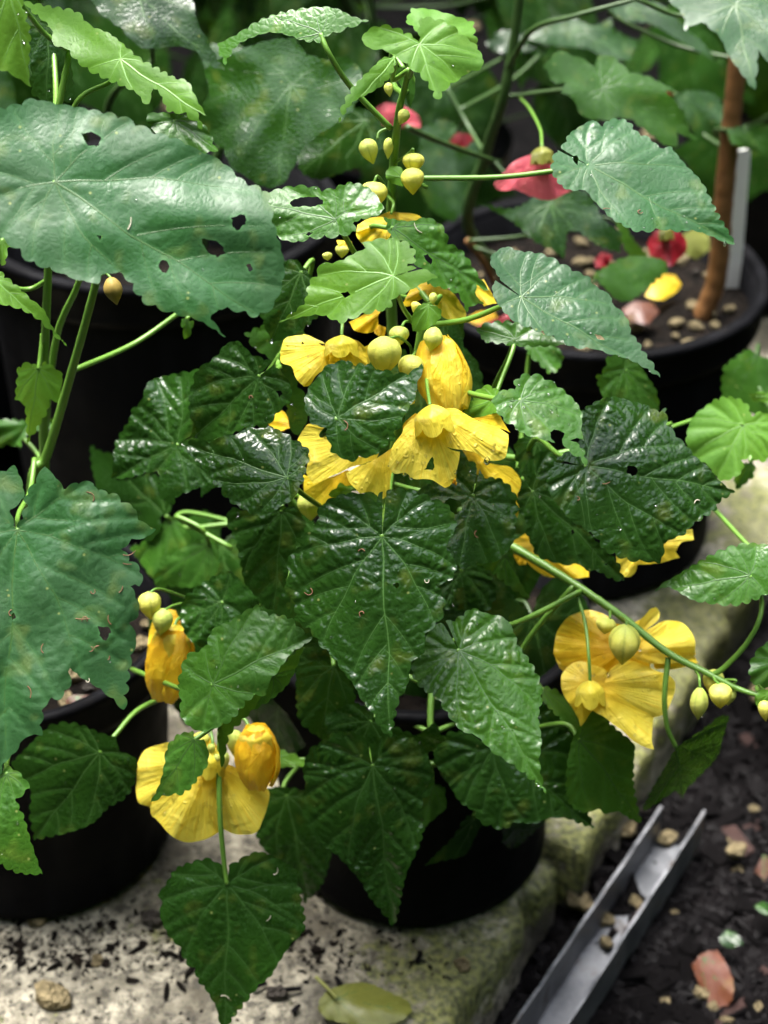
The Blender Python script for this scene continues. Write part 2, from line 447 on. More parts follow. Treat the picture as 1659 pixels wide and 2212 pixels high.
def vein_tree(curves):
    pts = []
    for c_ in curves:
        d = np.r_[0, np.cumsum(np.hypot(*np.diff(c_, axis=0).T))]
        q = np.linspace(0, d[-1], max(2, int(d[-1] / .5)))
        pts.append(np.stack([np.interp(q, d, c_[:, 0]), np.interp(q, d, c_[:, 1])], 1))
    pts = np.vstack(pts)
    t = kdtree.KDTree(len(pts))
    for i, q in enumerate(pts.tolist()): t.insert((q[0], q[1], 0), i)
    t.balance()
    return t
def tree_dist(t, P_):
    return np.array([t.find((q[0], q[1], 0))[2] for q in P_.tolist()])
def hit(poly, o, th):
    d = np.array([math.cos(th), math.sin(th)])
    a = poly; b = np.roll(poly, -1, axis=0); e = b - a
    den = d[0] * e[:, 1] - d[1] * e[:, 0]
    den = np.where(np.abs(den) < 1e-12, 1e-12, den)
    w = a - o
    t = (w[:, 0] * e[:, 1] - w[:, 1] * e[:, 0]) / den
    s = (w[:, 0] * d[1] - w[:, 1] * d[0]) / den
    ok = (t > 1.0) & (s >= 0) & (s <= 1)
    if not ok.any(): return None, None
    i = int(np.argmin(np.where(ok, t, 9e9)))
    return t[i], i

def blade(name, outline, m, parent, place, seed=0, holes=(), tooth=(6.0, 2.0), grid=2.4, veins=True, vm='vein', sinus=True,
          fold=0.06, arch=.12, droop=.10, wave=2.2, groove=.36, vein_w=.38, fine=1.15, pleat=0):
    """outline in millimetres in the blade's own plane: base at 0,0 and tip along +x. place(xy_mm, h_mm) -> world."""
    rd = random.Random(seed)
    out0 = np.array(outline, float)
    if area2(out0) < 0: out0 = out0[::-1]
    poly = smooth_closed(out0, 1.0 if tooth else 1.6)
    Lm = max(8.0, poly[:, 0].max()); W = max(6.0, np.abs(poly[:, 1]).max())
    mask = np.ones(len(poly))
    if sinus:
        t, i = hit(poly, np.zeros(2), math.pi + rd.uniform(-.12, .12))
        if t and t > 3.0:
            hp = poly[i]; w = max(.6, .03 * t)
            keep = np.hypot(*(poly - hp).T) > w
            if keep.sum() > 20:
                k0 = int(np.argmax(~keep)) if (~keep).any() else i
                rolled = np.roll(poly, -k0, axis=0); kr = np.roll(keep, -k0)
                rolled = rolled[kr]
                nn = max(3, int(t / 1.2))
                e0, e1 = rolled[-1], rolled[0]
                b0 = np.array([.25, 0.0])
                s0 = [e0 + (b0 - e0) * q for q in np.linspace(0, 1, nn + 1)[1:]]
                s1 = [b0 + (e1 - b0) * q for q in np.linspace(0, 1, nn + 1)[1:-1]]
                poly = np.vstack([rolled, s0, s1]); mask = np.r_[np.ones(len(rolled)), np.zeros(len(s0) + len(s1))]
    if tooth:
        per, amp = tooth
        d = np.roll(poly, -1, axis=0) - np.roll(poly, 1, axis=0)
        nrm = np.stack([d[:, 1], -d[:, 0]], 1); nrm /= np.linalg.norm(nrm, axis=1)[:, None] + 1e-9
        s = np.r_[0, np.cumsum(np.hypot(*np.diff(poly, axis=0).T))]
        sj = s + 1.6 * np.sin(s / 17 + seed) + 1.0 * np.sin(s / 6.3 + 2 * seed)
        aa = amp * (.75 + .4 * np.sin(s / 11 + seed * 3))
        poly = poly + nrm * (aa * (np.abs(np.sin(np.pi * sj / per)) ** .7 - .62) * mask)[:, None]
    else:
        s = np.r_[0, np.cumsum(np.hypot(*np.diff(poly, axis=0).T))]
        d = np.roll(poly, -1, axis=0) - np.roll(poly, 1, axis=0)
        nrm = np.stack([d[:, 1], -d[:, 0]], 1); nrm /= np.linalg.norm(nrm, axis=1)[:, None] + 1e-9
        poly = poly + nrm * (.18 * np.sin(s / 1.9 + seed) + .4 * np.sin(s / 4.6 + 2.1 * seed))[:, None]
    # veins
    VS = []
    if veins:
        def curve(o, th, ln, bend, n=9):
            pts = []
            for q in np.linspace(0, 1, n):
                a = th + bend * q
                pts.append(o + ln * q * np.array([math.cos(a), math.sin(a)]))
            return np.array(pts)
        prim = []
        angs = [0] + [sg * a for a in (36, 76, 122) for sg in (1, -1)]
        for k, a in enumerate(angs):
            bd = rd.uniform(-.05, .05) if a == 0 else -math.copysign(rd.uniform(.12, .30), a)
            th = R(a * 1.10 + (rd.uniform(-6, 6) if a else 0)) - (bd if a == 0 else 0)
            t, i = hit(poly, np.zeros(2), th + bd)
            if not t: continue
            cv = curve(np.zeros(2), th, t * (.985 if a == 0 else .94), bd)
            nq = np.linspace(0, 1, 9) * (1 - np.linspace(0, 1, 9)); pq = rd.uniform(0, 6)
            cv = cv + np.stack([-np.full(9, math.sin(th)), np.full(9, math.cos(th))], 1) * (t * .05 * nq * np.sin(np.arange(9) * 1.4 + pq))[:, None]
            prim.append((a, cv, t)); VS.append((cv, vein_w * (1.25 if a == 0 else 1.0 if abs(a) < 40 else .8)))
        for a, cv, t in prim:
            if t < 18: continue
            nsec = int(min(3, t / 24)) if a == 0 else int(min(3, t / 20))
            for q in range(nsec):
                f = (.42 + .52 * q / max(1, nsec)) if a == 0 else (.30 + .6 * q / max(1, nsec))
                for sg in ((1, -1) if a == 0 else (math.copysign(1, a),) if abs(a) < 100 else (1, -1)):
                    ff = f + rd.uniform(-.03, .03)
                    o = cv[0] + (cv[-1] - cv[0]) * ff if a == 0 else cv[min(8, int(round(ff * 8)))]
                    th = math.atan2(*(cv[-1] - cv[0])[::-1]) + sg * R(46 + rd.uniform(-6, 6))
                    tt, i = hit(poly, o, th)
                    if not tt: continue
                    if a == 0:     # stop at the neighbouring primary vein
                        for a2, c2, t2 in prim:
                            if a2 * sg > 0 and abs(a2) < 40:
                                for g in np.linspace(.1, 1, 24):
                                    pt = o + tt * g * np.array([math.cos(th), math.sin(th)])
                                    if abs(math.degrees(math.atan2(pt[1], pt[0]))) > abs(a2) and np.hypot(*pt) < t2 * .96:
                                        tt = tt * g; break
                    VS.append((curve(o, th, tt * .92, -sg * .16), vein_w * .52))
    EH = None
    TV = []                  # ladder veins between neighbouring primaries, with short links: only relief, no ribbon
    if veins and fine:
        pa = sorted((math.atan2(*(cv[-1])[::-1]), np.hypot(*cv[-1])) for a, cv, t in prim)
        for (a0, t0), (a1, t1) in zip(pa, pa[1:]):
            if a1 - a0 > 1.3: continue
            r = 6.0; prev = None
            while r < max(t0, t1) * .97:
                qs = np.linspace(0, 1, 9)
                wob = rd.uniform(0, 6.28)
                rr = r * (1 + rd.uniform(-.05, .05) * qs + .10 * np.sin(qs * math.pi) * (1 if max(abs(a0), abs(a1)) < .9 else -.3)) + 1.1 * np.sin(qs * 8 + wob) + .5 * np.sin(qs * 17 + 2 * wob)
                cvx = np.stack([rr * np.cos(a0 + (a1 - a0) * qs), rr * np.sin(a0 + (a1 - a0) * qs)], 1)
                ok = inside(cvx, poly) & (rr < np.interp(qs, [0, 1], [t0, t1]) * 1.25)
                cvx = cvx[ok]
                if len(cvx) > 2:
                    TV.append(cvx)
                    if prev is not None:
                        for f in ((.5,) if r < 28 else (.3, .68)):
                            i = int(f * len(cvx) + rd.uniform(-1, 1)); i = max(0, min(len(cvx) - 1, i))
                            j = max(0, min(len(prev) - 1, int(i * len(prev) / len(cvx))))
                            TV.append(np.array([prev[j], cvx[i]]))
                    prev = cvx
                r += rd.uniform(2.9, 5.4)
    T1 = vein_tree([c_ for c_, w in VS]) if VS else None
    T2 = vein_tree(TV) if TV else None
    ph = [rd.uniform(0, 6.28) for _ in range(4)]
    mw = rd.choice((3, 4, 5))
    def height(P_, onvein=False):
        x, y = P_[:, 0], P_[:, 1]
        r = np.hypot(x, y); th = np.arctan2(y, x)
        h = -droop * np.sign(x) * x * x / Lm + fold * np.sqrt(y * y + 4) - arch * y * y / W
        rho = np.clip(r / (.5 * (Lm + W)), 0, 1.3)
        h = h + wave * rho ** 2 * (np.sin(mw * th + ph[0]) * .6 + np.sin((2 * mw + 1) * th + ph[1]) * .4)
        h = h + .35 * wave * np.sin(x / 9 + ph[2]) * np.sin(y / 8 + ph[3]) * np.clip(r / 20, 0, 1)
        if pleat:
            h = h + pleat * np.clip(r / Lm, 0, 1.2) ** .7 * (np.sin(13 * th + ph[1]) + .6 * np.sin(29 * th + ph[2] + r / 9) + .7 * np.sin(x / 2.6 + 2.2 * np.sin(y / 4 + ph[0])) * np.clip(r / Lm - .3, 0, 1))
        if T1 is not None and groove:
            dd = np.zeros(len(P_)) if onvein else tree_dist(T1, P_)
            h = h - groove * np.exp(-(dd / 1.7) ** 2) + groove * .3 * (1 - np.exp(-(dd / 4) ** 2))
            if T2 is not None and not onvein:
                d2 = np.minimum(tree_dist(T2, P_), dd)
                amp = .55 + .45 * np.sin(x / 13 + ph[3] + 1.3 * np.sin(y / 11 + ph[2])) * np.sin(y / 15 + ph[1])
                h = h + groove * fine * 1.55 * amp * (1 - np.exp(-(d2 / 1.35) ** 2))
        return h
    # mesh
    hol = [np.array(h_, float) for h_ in holes]
    x0, y0 = poly.min(0); x1, y1 = poly.max(0)
    gx, gy = np.meshgrid(np.arange(x0, x1, grid), np.arange(y0, y1, grid * .87))
    gx = gx + (np.arange(gx.shape[0]) % 2)[:, None] * grid / 2
    G = np.stack([gx.ravel(), gy.ravel()], 1)
    G = G + rng.uniform(-.18, .18, G.shape) * grid
    G = G[inside(G, poly)]
    loops = [poly]
    for h_ in hol:
        hs_ = smooth_closed(h_, 1.2); loops.append(hs_ + rng.uniform(-.45, .45, hs_.shape))
        G = G[~inside(G, loops[-1])]
    bnd = np.vstack(loops)
    if len(G):
        k = np.ones(len(G), bool)
        for i in range(0, len(G), 400):
            dd = np.min(np.hypot(G[i:i + 400, 0][:, None] - bnd[:, 0], G[i:i + 400, 1][:, None] - bnd[:, 1]), axis=1)
            k[i:i + 400] = dd > grid * .45
        G = G[k]
    allp = np.vstack([bnd, G])
    edges = []; o = 0
    for lp in loops:
        n_ = len(lp); edges += [(o + i, o + (i + 1) % n_) for i in range(n_)]; o += n_
    vv, ee, ff, *_ = delaunay_2d_cdt([Vector(q) for q in allp], edges, [], 0, 1e-5)
    V2 = np.array([(v.x, v.y) for v in vv])
    T = np.array([f for f in ff if len(f) == 3])
    cen = V2[T].mean(1)
    ok = inside(cen, poly)
    for lp in loops[1:]: ok &= ~inside(cen, lp)
    T = T[ok]
    used = np.unique(T); remap = -np.ones(len(V2), int); remap[used] = np.arange(len(used))
    V2 = V2[used]; T = remap[T]
    H = height(V2)
    vd = np.exp(-(tree_dist(T1, V2) / 1.3) ** 2) if T1 is not None else np.zeros(len(V2))
    if len(loops) > 1:
        hb = np.vstack(loops[1:])
        dh = np.min(np.hypot(V2[:, 0][:, None] - hb[:, 0], V2[:, 1][:, None] - hb[:, 1]), axis=1)
        vd = np.maximum(vd, 2.2 * np.exp(-(dh / .9) ** 2))
    ob = mesh_obj(name, place(V2, H), T, m, parent, uv=V2 / 1000, attrs={'vein': vd})
    if VS:
        RV, RF = [], []
        for cv, w in VS:
            n_ = max(6, int(np.hypot(*(cv[-1] - cv[0])) / 3))
            ci = np.interp(np.linspace(0, 8, n_), range(9), cv[:, 0]); cj = np.interp(np.linspace(0, 8, n_), range(9), cv[:, 1])
            C = np.stack([ci, cj], 1)
            # veins do not bridge holes
            t = np.gradient(C, axis=0); t /= np.linalg.norm(t, axis=1)[:, None] + 1e-9
            nn = np.stack([-t[:, 1], t[:, 0]], 1)
            ww = (w * (1 - .72 * np.linspace(0, 1, n_)))[:, None]
            hh = height(C, True)
            b0 = len(RV)
            X = np.stack([C - nn * ww, C, C + nn * ww], 1).reshape(-1, 2)
            Hh = np.stack([hh + .10, hh + .10 + .38 * ww[:, 0], hh + .10], 1).ravel()
            RV += list(place(X, Hh))
            bad = np.zeros(n_, bool)
            for lp in loops[1:]: bad |= inside(C, lp)
            bad |= ~inside(C, poly)
            for i in range(n_ - 1):
                if bad[i] or bad[i + 1]: continue
                for k in (0, 1):
                    a = b0 + i * 3 + k; RF.append((a, a + 1, a + 4, a + 3))
        mesh_obj('venation', RV, RF, vm, ob)
    return ob

_seed = [10]
STEMS = {}                 # plant -> list of stem point arrays
def frame_from(base, n, tipdir):
    ex = tipdir - n * np.dot(tipdir, n); ex /= np.linalg.norm(ex)
    return ex, np.cross(n, ex)
def sighted(outline, base, tip, Y, az, el):
    """plane through the base at distance Y with the given facing -> local mm outline + placing function"""
    n = azel(az, el)
    b = atY(*base, Y)
    def onplane(q):
        r = ray(*q); d = np.dot(r, n)
        if abs(d) < .12: d = math.copysign(.12, d)
        return CO + r * (np.dot(b - CO, n) / d)
    ex, ey = frame_from(b, n, onplane(tip) - b)
    loc = lambda q: np.array([np.dot(onplane(q) - b, ex), np.dot(onplane(q) - b, ey)]) * 1000
    def place(xy, h):
        W = b + (xy[:, :1] * ex + xy[:, 1:] * ey) / 1000
        r = W - CO; r /= np.linalg.norm(r, axis=1)[:, None]
        d = r @ n
        d = np.where(np.abs(d) < .5, np.copysign(.5, d), d)
        return W + r * (h / 1000 / d)[:, None]
    return [loc(q) for q in outline], loc, place, b, n, ex

def petiole(parent, plant, b, n, ex, via=None, r=.0013, m='stem'):
    if via is not None:
        pts = [b - n * .0004] + via
    else:
        best = None
        for st in STEMS.get(plant, []):
            for q in st:
                dz = b[2] - q[2]
                cost = np.linalg.norm(q - b) + (.5 * -dz if dz < 0 else 0) + abs(dz - .03) * .4
                if best is None or cost < best[0]: best = (cost, q)
        if best is None: return
        q = best[1]
        mid1 = b - n * .012 - ex * .010 + np.array([0, 0, -.002])
        mid2 = .5 * (b + q) + np.array([0, .008, -.004]) - n * .012
        pts = [b - n * .0004, mid1, mid2, q]
    V, F = tube_geo(pts, r, r * 1.25, sides=7, n=26)
    # a small swelling where it joins
    mesh_obj('petiole', V, F, m, parent)

def leaf(plant, frame, outline, base, tip, Y, az, el, m='dark', holes=(), via=None, pet=True, label=None, **kw):
    _seed[0] += 1
    o = fr(frame, outline); b_ = fr(frame, [base])[0]; t_ = fr(frame, [tip])[0]
    el = el - {'dark': 6, 'mid': 6, 'young': 9, 'grey': 4}[m] if el > 30 else el
    loco, loc, place, b, n, ex = sighted(o, b_, t_, Y, az, el)
    hl = [[loc(q) for q in fr(frame, h_)] for h_ in holes]
    far = Y > .93
    kw.setdefault('grid', 5.0 if far else 1.05)
    if far: kw.setdefault('fine', 0)
    if m == 'grey': kw.setdefault('groove', .20)
    elif m in ('young', 'grey'): kw.setdefault('fine', .35)
    kw.setdefault('vm', 'vein_young' if m == 'young' else 'vein')
    ob = blade('leaf', loco, m, PLANTS[plant], place, seed=_seed[0], holes=hl, **kw)
    if label: ob['label'] = label
    if pet:
        v = [atY(q[0], q[1], q[2]) for q in fr(frame, via)] if via else None
        petiole(ob, plant, b, n, ex, v, r=.0011 if m == 'young' else .0013, m='stem_dark' if far else 'stem')
    LEAVES.append((ob, place, loco, n))
    return ob
LEAVES = []
PLANTS = {}
def plant(key, name, loc, label, cat='plant', group=None):
    PLANTS[key] = tag(empty(name, (0, 0, 0)), label, cat, group)
    STEMS[key] = []
    return PLANTS[key]
def stem(key, pts, r0, r1, m='stem', name='stem', frame='f', raw=False, sides=9):
    P_ = [np.array(q, float) if raw else None for q in pts]
    if not raw: P_ = [atY(*q) for q in fr(frame, pts)]
    V, F = tube_geo(P_, r0, r1, sides=sides, n=len(P_) * 10, bump=.05)
    o = mesh_obj(name, V, F, m, PLANTS[key])
    STEMS[key].append(np.array(spline(P_, len(P_) * 6)))
    return o

# ==================================================================  SETTING
# ground: dark mulch, a little below the slab
GZ = -.06
def grid_mesh(name, xs, ys, zf, m, **kw):
    V = [(x, y, zf(x, y)) for y in ys for x in xs]
    nx = len(xs)
    F = [(j * nx + i, j * nx + i + 1, (j + 1) * nx + i + 1, (j + 1) * nx + i) for j in range(len(ys) - 1) for i in range(nx - 1)]
    return mesh_obj(name, V, F, m, None, **kw)
def gz(x, y):
    return GZ + .010 * noise.noise(Vector((x * 14, y * 14, 1))) + .006 * noise.noise(Vector((x * 40, y * 40, 5)))
gx = list(np.r_[-40, -12, -4, -1.6, np.arange(-.9, 1.3, .02), 1.8, 4, 12, 40])
gy = list(np.r_[-20, -4, -1, .1, np.arange(.3, 3.0, .02), 4, 7, 15, 40])
tag(grid_mesh('ground', gx, gy, gz, 'mulch'), 'wet mulch ground beside the pale slab, its colour darkened for shade', kind='structure')

E0, E1 = atZ(985, 2212, 0)[:2], atZ(1570, 1300, 0)[:2]
TD = (E1 - E0) / np.linalg.norm(E1 - E0); SD = np.array([-TD[1], TD[0]])
def st(p): d = np.array(p[:2]) - E0; return np.dot(d, TD), np.dot(d, SD)
def slab(t0, t1, inset, smax, seed):
    ts = np.arange(t0, t1 + 1e-6, .006 if t1 - t0 < .5 else .010)
    ss = np.r_[0, 0, 0, .0015, .004, .008, .012, np.arange(.018, .14, .007), np.arange(.15, smax, .03), smax]
    zz = np.r_[-.075, -.045, -.014, -.006, -.0025, -.0008, 0, np.zeros(len(ss) - 7)]
    V, mo = [], []
    for t in ts:
        wob = .005 * noise.noise(Vector((t * 22, seed, 0))) + .003 * noise.noise(Vector((t * 70, seed, 3)))
        chip = max(0, noise.noise(Vector((t * 30, seed, 9))) - .25) * .03
        for k, (s, z) in enumerate(zip(ss, zz)):
            q = E0 + TD * t + SD * (inset + s + wob + (chip if 1 < k < 12 else 0))
            zb = .0022 * noise.noise(Vector((q[0] * 45, q[1] * 45, seed))) + .0012 * noise.noise(Vector((q[0] * 130, q[1] * 130, seed)))
            V.append((q[0], q[1], z + (zb if k > 2 else 0)))
            a = max(0, 1 - s / .085)
            mo.append(.24 + .62 * a + .75 * noise.noise(Vector((q[0] * 11, q[1] * 11, 2))) if k > 1 else .3)
    ns = len(ss)
    F = [(j * ns + i, (j + 1) * ns + i, (j + 1) * ns + i + 1, j * ns + i + 1) for j in range(len(ts) - 1) for i in range(ns - 1)]
    # end faces
    for j in (0, len(ts) - 1):
        b = len(V)
        for i in range(ns): V.append((V[j * ns + i][0], V[j * ns + i][1], -.08)); mo.append(.3)
        for i in range(ns - 1): F.append((j * ns + i, j * ns + i + 1, b + i + 1, b + i))
    return tag(mesh_obj('paving_slab', V, F, 'slab', attrs={'moss': mo}), kind='structure')
TS = st(atZ(1212, 1862, 0))[0]
tag(slab(-.25, TS, 0, .74, 1.0), 'pale concrete slab with mossy rounded edge under the pots')
tag(slab(TS + .014, 1.30, -.012, .40, 5.0), 'weathered pale slab beyond the joint, under the rear pot')

# unseen leafy ring added around the bed to block the low sky
def hedge():
    V, F = [], []; n_, rows = 150, 26
    rd = random.Random(77)
    for j in range(rows):
        q = j / (rows - 1)
        for i in range(n_):
            a = 2 * math.pi * i / n_
            c_ = Vector((math.cos(a) * 6, math.sin(a) * 6, q * 8))
            rr = 3.3 + .35 * noise.noise(c_ * .8) + .22 * noise.noise(c_ * 2.3) + 1.3 * max(0, q - .86) / .14
            V.append((rr * math.cos(a), .8 + rr * math.sin(a), -.1 + 5.2 * q + (.25 * noise.noise(c_ * 1.1) if j == rows - 1 else 0)))
    for j in range(rows - 1):
        for i in range(n_): F.append((j * n_ + i, j * n_ + (i + 1) % n_, (j + 1) * n_ + (i + 1) % n_, (j + 1) * n_ + i))
    for k in range(9000):
        v = V[rd.randrange(len(V))]; b = len(V); s_ = rd.uniform(.04, .09)
        c_ = Vector(v) * 1.0 + Vector((rd.uniform(-.12, .12), rd.uniform(-.12, .12), rd.uniform(-.1, .1)))
        d1 = Vector((rd.uniform(-1, 1), rd.uniform(-1, 1), rd.uniform(-1, .3))).normalized(); d2 = d1.cross(Vector((rd.uniform(-1, 1), rd.uniform(-1, 1), 1))).normalized()
        V += [c_ - d1 * s_, c_ + d2 * s_ * .5, c_ + d1 * s_, c_ - d2 * s_ * .5]; F.append((b, b + 1, b + 2, b + 3))
    o = mesh_obj('hedge', V, F, 'hedge', smooth=False)
    tag(o, 'unseen tall leafy ring added around the bed to keep out low sky light', 'hedge', kind='stuff')
hedge()

# steel channel lying beside the slab
def channel():
    zt = -.018
    a0, a1 = atZ(1136, 2168, zt), atZ(1428, 1738, zt)
    b0, b1 = atZ(1216, 2235, zt), atZ(1484, 1798, zt)
    d = (a1 - a0); d /= np.linalg.norm(d)
    side = np.cross(d, [0, 0, 1]); wd = np.dot(b0 - a0, side)
    a0 = a0 - d * .25
    ln = np.dot(a1 - a0, d)
    root = tag(empty('steel_channel', tuple(a0)), 'galvanised steel u channel lying on the mulch beside the slab edge', 'metal channel')
    root.location = (0, 0, 0)
    def bar(name, s0, s1, z0, z1, extra=0):
        V = []
        n_ = 40
        for i in range(n_ + 1):
            q = a0 + d * ((ln + extra) * i / n_)
            dz = .0007 * math.sin(i * 1.7) + .0006 * math.sin(i * .6)
            for s_, z_ in ((s0, z0), (s1, z0), (s1, z1), (s0, z1)):
                V.append(q + side * (s_ + dz * .6) + np.array([0, 0, z_ + (dz if z_ > -.03 else 0)]))
        F = [(i * 4 + k, i * 4 + (k + 1) % 4, (i + 1) * 4 + (k + 1) % 4, (i + 1) * 4 + k) for i in range(n_) for k in range(4)]
        F += [(3, 2, 1, 0), tuple(n_ * 4 + k for k in range(4))]
        mesh_obj(name, V, F, 'steel', root, smooth=False)
    bar('flange', 0, .0022, -.034, 0)
    bar('web', .0024, wd - .0024, -.036, -.0335)
    bar('flange', wd - .0022, wd, -.034, .001, .012)
channel()

# loose stones and chips on the mulch
def rock_mesh(name, seed, flat=.65, m='pebble'):
    bm = bmesh.new(); bmesh.ops.create_icosphere(bm, subdivisions=2, radius=1)
    for v in bm.verts:
        k = 1 + .45 * noise.noise(v.co * 1.4 + Vector((seed, seed, 0))) + .18 * noise.noise(v.co * 3.5 + Vector((0, seed, 0)))
        v.co = Vector((v.co.x * k, v.co.y * k * .8, v.co.z * k * flat))
    me = bpy.data.meshes.new(name); bm.to_mesh(me); bm.free()
    me.polygons.foreach_set('use_smooth', [True] * len(me.polygons)); me.materials.append(M[m]); return me
ROCK = [rock_mesh('pebble', s) for s in (1.1, 4.2, 8.3, 11.9)] + [rock_mesh('pebble', s, m='pebble_grey') for s in (2.2, 6.6)]
def chip_mesh(seed, m):
    rd = random.Random(seed); bm = bmesh.new()
    bmesh.ops.create_cube(bm, size=2)
    for v in bm.verts: v.co = Vector((v.co.x * rd.uniform(.7, 1.2), v.co.y * rd.uniform(.3, .5), v.co.z * rd.uniform(.12, .25)))
    bmesh.ops.bevel(bm, geom=bm.edges[:], offset=.06, segments=1, affect='EDGES')
    me = bpy.data.meshes.new('wood_chip'); bm.to_mesh(me); bm.free(); me.materials.append(M[m]); return me
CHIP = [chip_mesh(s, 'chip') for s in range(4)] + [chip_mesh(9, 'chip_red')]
ground = bpy.data.objects['ground']
def drop_on(name, me, x, y, z, s, parent, rd, tilt=.5):
    o = bpy.data.objects.new(name, me); link(o, parent)
    o.location = (float(x), float(y), float(z)); o.scale = (s, s, s)
    o.rotation_euler = (rd.uniform(-tilt, tilt), rd.uniform(-tilt, tilt), rd.uniform(0, 6.28))
    return o
rd = random.Random(3)
k = 0
while k < 230:
    q = atZ(rd.uniform(1000, 1750), rd.uniform(1330, 2300), GZ)
    t_, s_ = st(q)
    if s_ > -.004: continue
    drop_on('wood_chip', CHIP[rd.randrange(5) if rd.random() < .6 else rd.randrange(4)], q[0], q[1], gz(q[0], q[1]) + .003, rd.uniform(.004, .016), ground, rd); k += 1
for i in range(42):
    q = atZ(rd.uniform(1080, 1700), rd.uniform(1400, 2260), GZ)
    if st(q)[1] > -.01: continue
    drop_on('pebble', ROCK[rd.randrange(6)], q[0], q[1], gz(q[0], q[1]) + .002, rd.uniform(.003, .008), ground, rd)
for px, py, s in ((1250, 1950, .011), (1305, 1990, .007), (1355, 1797, .008), (1310, 2040, .006), (1440, 1815, .008), (1375, 1955, .006), (1640, 1500, .012), (1590, 1840, .009)):
    q = atZ(px, py, GZ + .01)
    drop_on('pebble', ROCK[0], q[0], q[1], GZ + .012, s, ground, rd)
# pebbles on the far ground behind
for i in range(110):
    x, y = rd.uniform(-.75, .75), rd.uniform(1.75, 2.7)
    drop_on('pebble', ROCK[rd.randrange(6)], x, y, gz(x, y) + .004, rd.uniform(.008, .022), ground, rd)

# ------------------------------------------------------------------ pots
def lathe_geo(prof, n=56, ox=0, oy=0, jag=None):
    V, F = [], []
    for r, z in prof:
        for k in range(n):
            a = 2 * math.pi * k / n
            rr = r * (1 + (jag(a, z) if jag else 0))
            V.append((ox + rr * math.cos(a), oy + rr * math.sin(a), z))
    for i in range(len(prof) - 1):
        for k in range(n):
            F.append((i * n + k, i * n + (k + 1) % n, (i + 1) * n + (k + 1) % n, (i + 1) * n + k))
    return V, F
def pot(x, y, rb, rt, h, label, z0=0, soil=.03, pebbles=0, seed=1, group='black nursery pots'):
    root = tag(empty('nursery_pot', (x, y, z0)), label, 'plant pot', group)
    jag = lambda a, z: .004 * math.sin(2 * a + seed) + .002 * math.sin(5 * a + seed * 2)
    V, F = lathe_geo([(rb * .3, .004), (rb * .96, .003), (rb, .008), (rb * 1.004, .016), (rb * .99, .020), (rb + (rt - rb) * .5, h * .5), (rt * .985, h - .034), (rt * .985, h - .004),
                      (rt * .960, h - .004), (rt * .955, h * .55), (rb * .9, .02)], jag=jag)
    wall = mesh_obj('pot_wall', V, F, 'pot', root)
    V, F = lathe_geo([(rt * .99, h - .030), (rt * 1.018, h - .030), (rt * 1.028, h - .024), (rt * 1.028, h - .006), (rt * 1.045, h - .004), (rt * 1.05, h), (rt * 1.035, h + .003),
                      (rt * .975, h + .002), (rt * .972, h - .010)], jag=jag)
    mesh_obj('rim', V, F, 'pot', root)
    rd_ = random.Random(seed)
    zs = h - soil
    rings = 16; V, F = [(0, 0, zs + .004)], []
    for i in range(1, rings + 1):
        for k in range(40):
            a = 2 * math.pi * k / 40; r = rt * .975 * i / rings
            V.append((r * math.cos(a), r * math.sin(a), zs + .006 * noise.noise(Vector((r * math.cos(a) * 50 + seed, r * math.sin(a) * 50, 0)))))
    for k in range(40): F.append((0, 1 + k, 1 + (k + 1) % 40))
    for i in range(rings - 1):
        for k in range(40):
            F.append((1 + i * 40 + k, 1 + (i + 1) * 40 + k, 1 + (i + 1) * 40 + (k + 1) % 40, 1 + i * 40 + (k + 1) % 40))
    so = mesh_obj('potting_soil', V, F, 'soil', root)
    for i in range(pebbles):
        a = rd_.uniform(0, 6.28); r = rt * .93 * math.sqrt(rd_.random())
        drop_on('pebble', ROCK[rd_.randrange(5)], r * math.cos(a), r * math.sin(a), zs + .003, rd_.uniform(.003, .0085), so, rd_)
    return root
pc = atZ(895, 1800, 0); POTC = (pc[0], pc[1])
pot(POTC[0], POTC[1], .091, .104, .205, 'black nursery pot holding the central yellow-flowered plant', pebbles=5, seed=2)
pl = atZ(95, 1790, 0); POTL = (pl[0], pl[1])
pot(POTL[0], POTL[1], .090, .100, .190, 'black nursery pot with pebbles and a dry leaf under the broad pale leaves', pebbles=40, seed=3)
PR = (.166, 1.19)
pot(PR[0], PR[1], .122, .138, .250, 'large black pot with pebbles and fallen petals on its soil', soil=.028, pebbles=85, seed=5)

# ==================================================================  PLANTS
plant('A', 'abutilon_plant', 0, 'leafy potted shrub hung with yellow bell flowers and dark glossy leaves')
plant('B', 'abutilon_plant', 0, 'shrub of broad pale-green leaves growing from the pot next to the yellow-flowered one')
plant('C', 'abutilon_plant', 0, 'shrub with hanging pink and red flowers in the large pebble-topped pot')

# ---- stems of the yellow-flowered plant
soilA = np.array([POTC[0], POTC[1], .17])
A1 = [soilA + [-.004, -.006, 0]] + [atY(*q) for q in ((842, 1180, .775), (838, 1072, .752), (862, 915, .745), (898, 780, .745), (912, 700, .750), (930, 655, .755))]
stem('A', A1, .0034, .0017, raw=True)
A2 = [soilA + [.006, .008, 0]] + [atY(*q) for q in ((868, 1000, .825), (850, 750, .825), (842, 560, .82), (846, 430, .815), (852, 330, .81), (862, 240, .80), (873, 195, .797), (884, 150, .79))]
stem('A', A2, .0038, .0014, raw=True)
A3 = [soilA + [.012, 0, 0]] + [atY(*q) for q in ((960, 1110, .785), (1105, 1180, .755), (1240, 1262, .725), (1340, 1330, .705), (1440, 1408, .685), (1530, 1455, .668), (1600, 1490, .658), (1650, 1505, .652))]
stem('A', A3, .0030, .0014, raw=True)
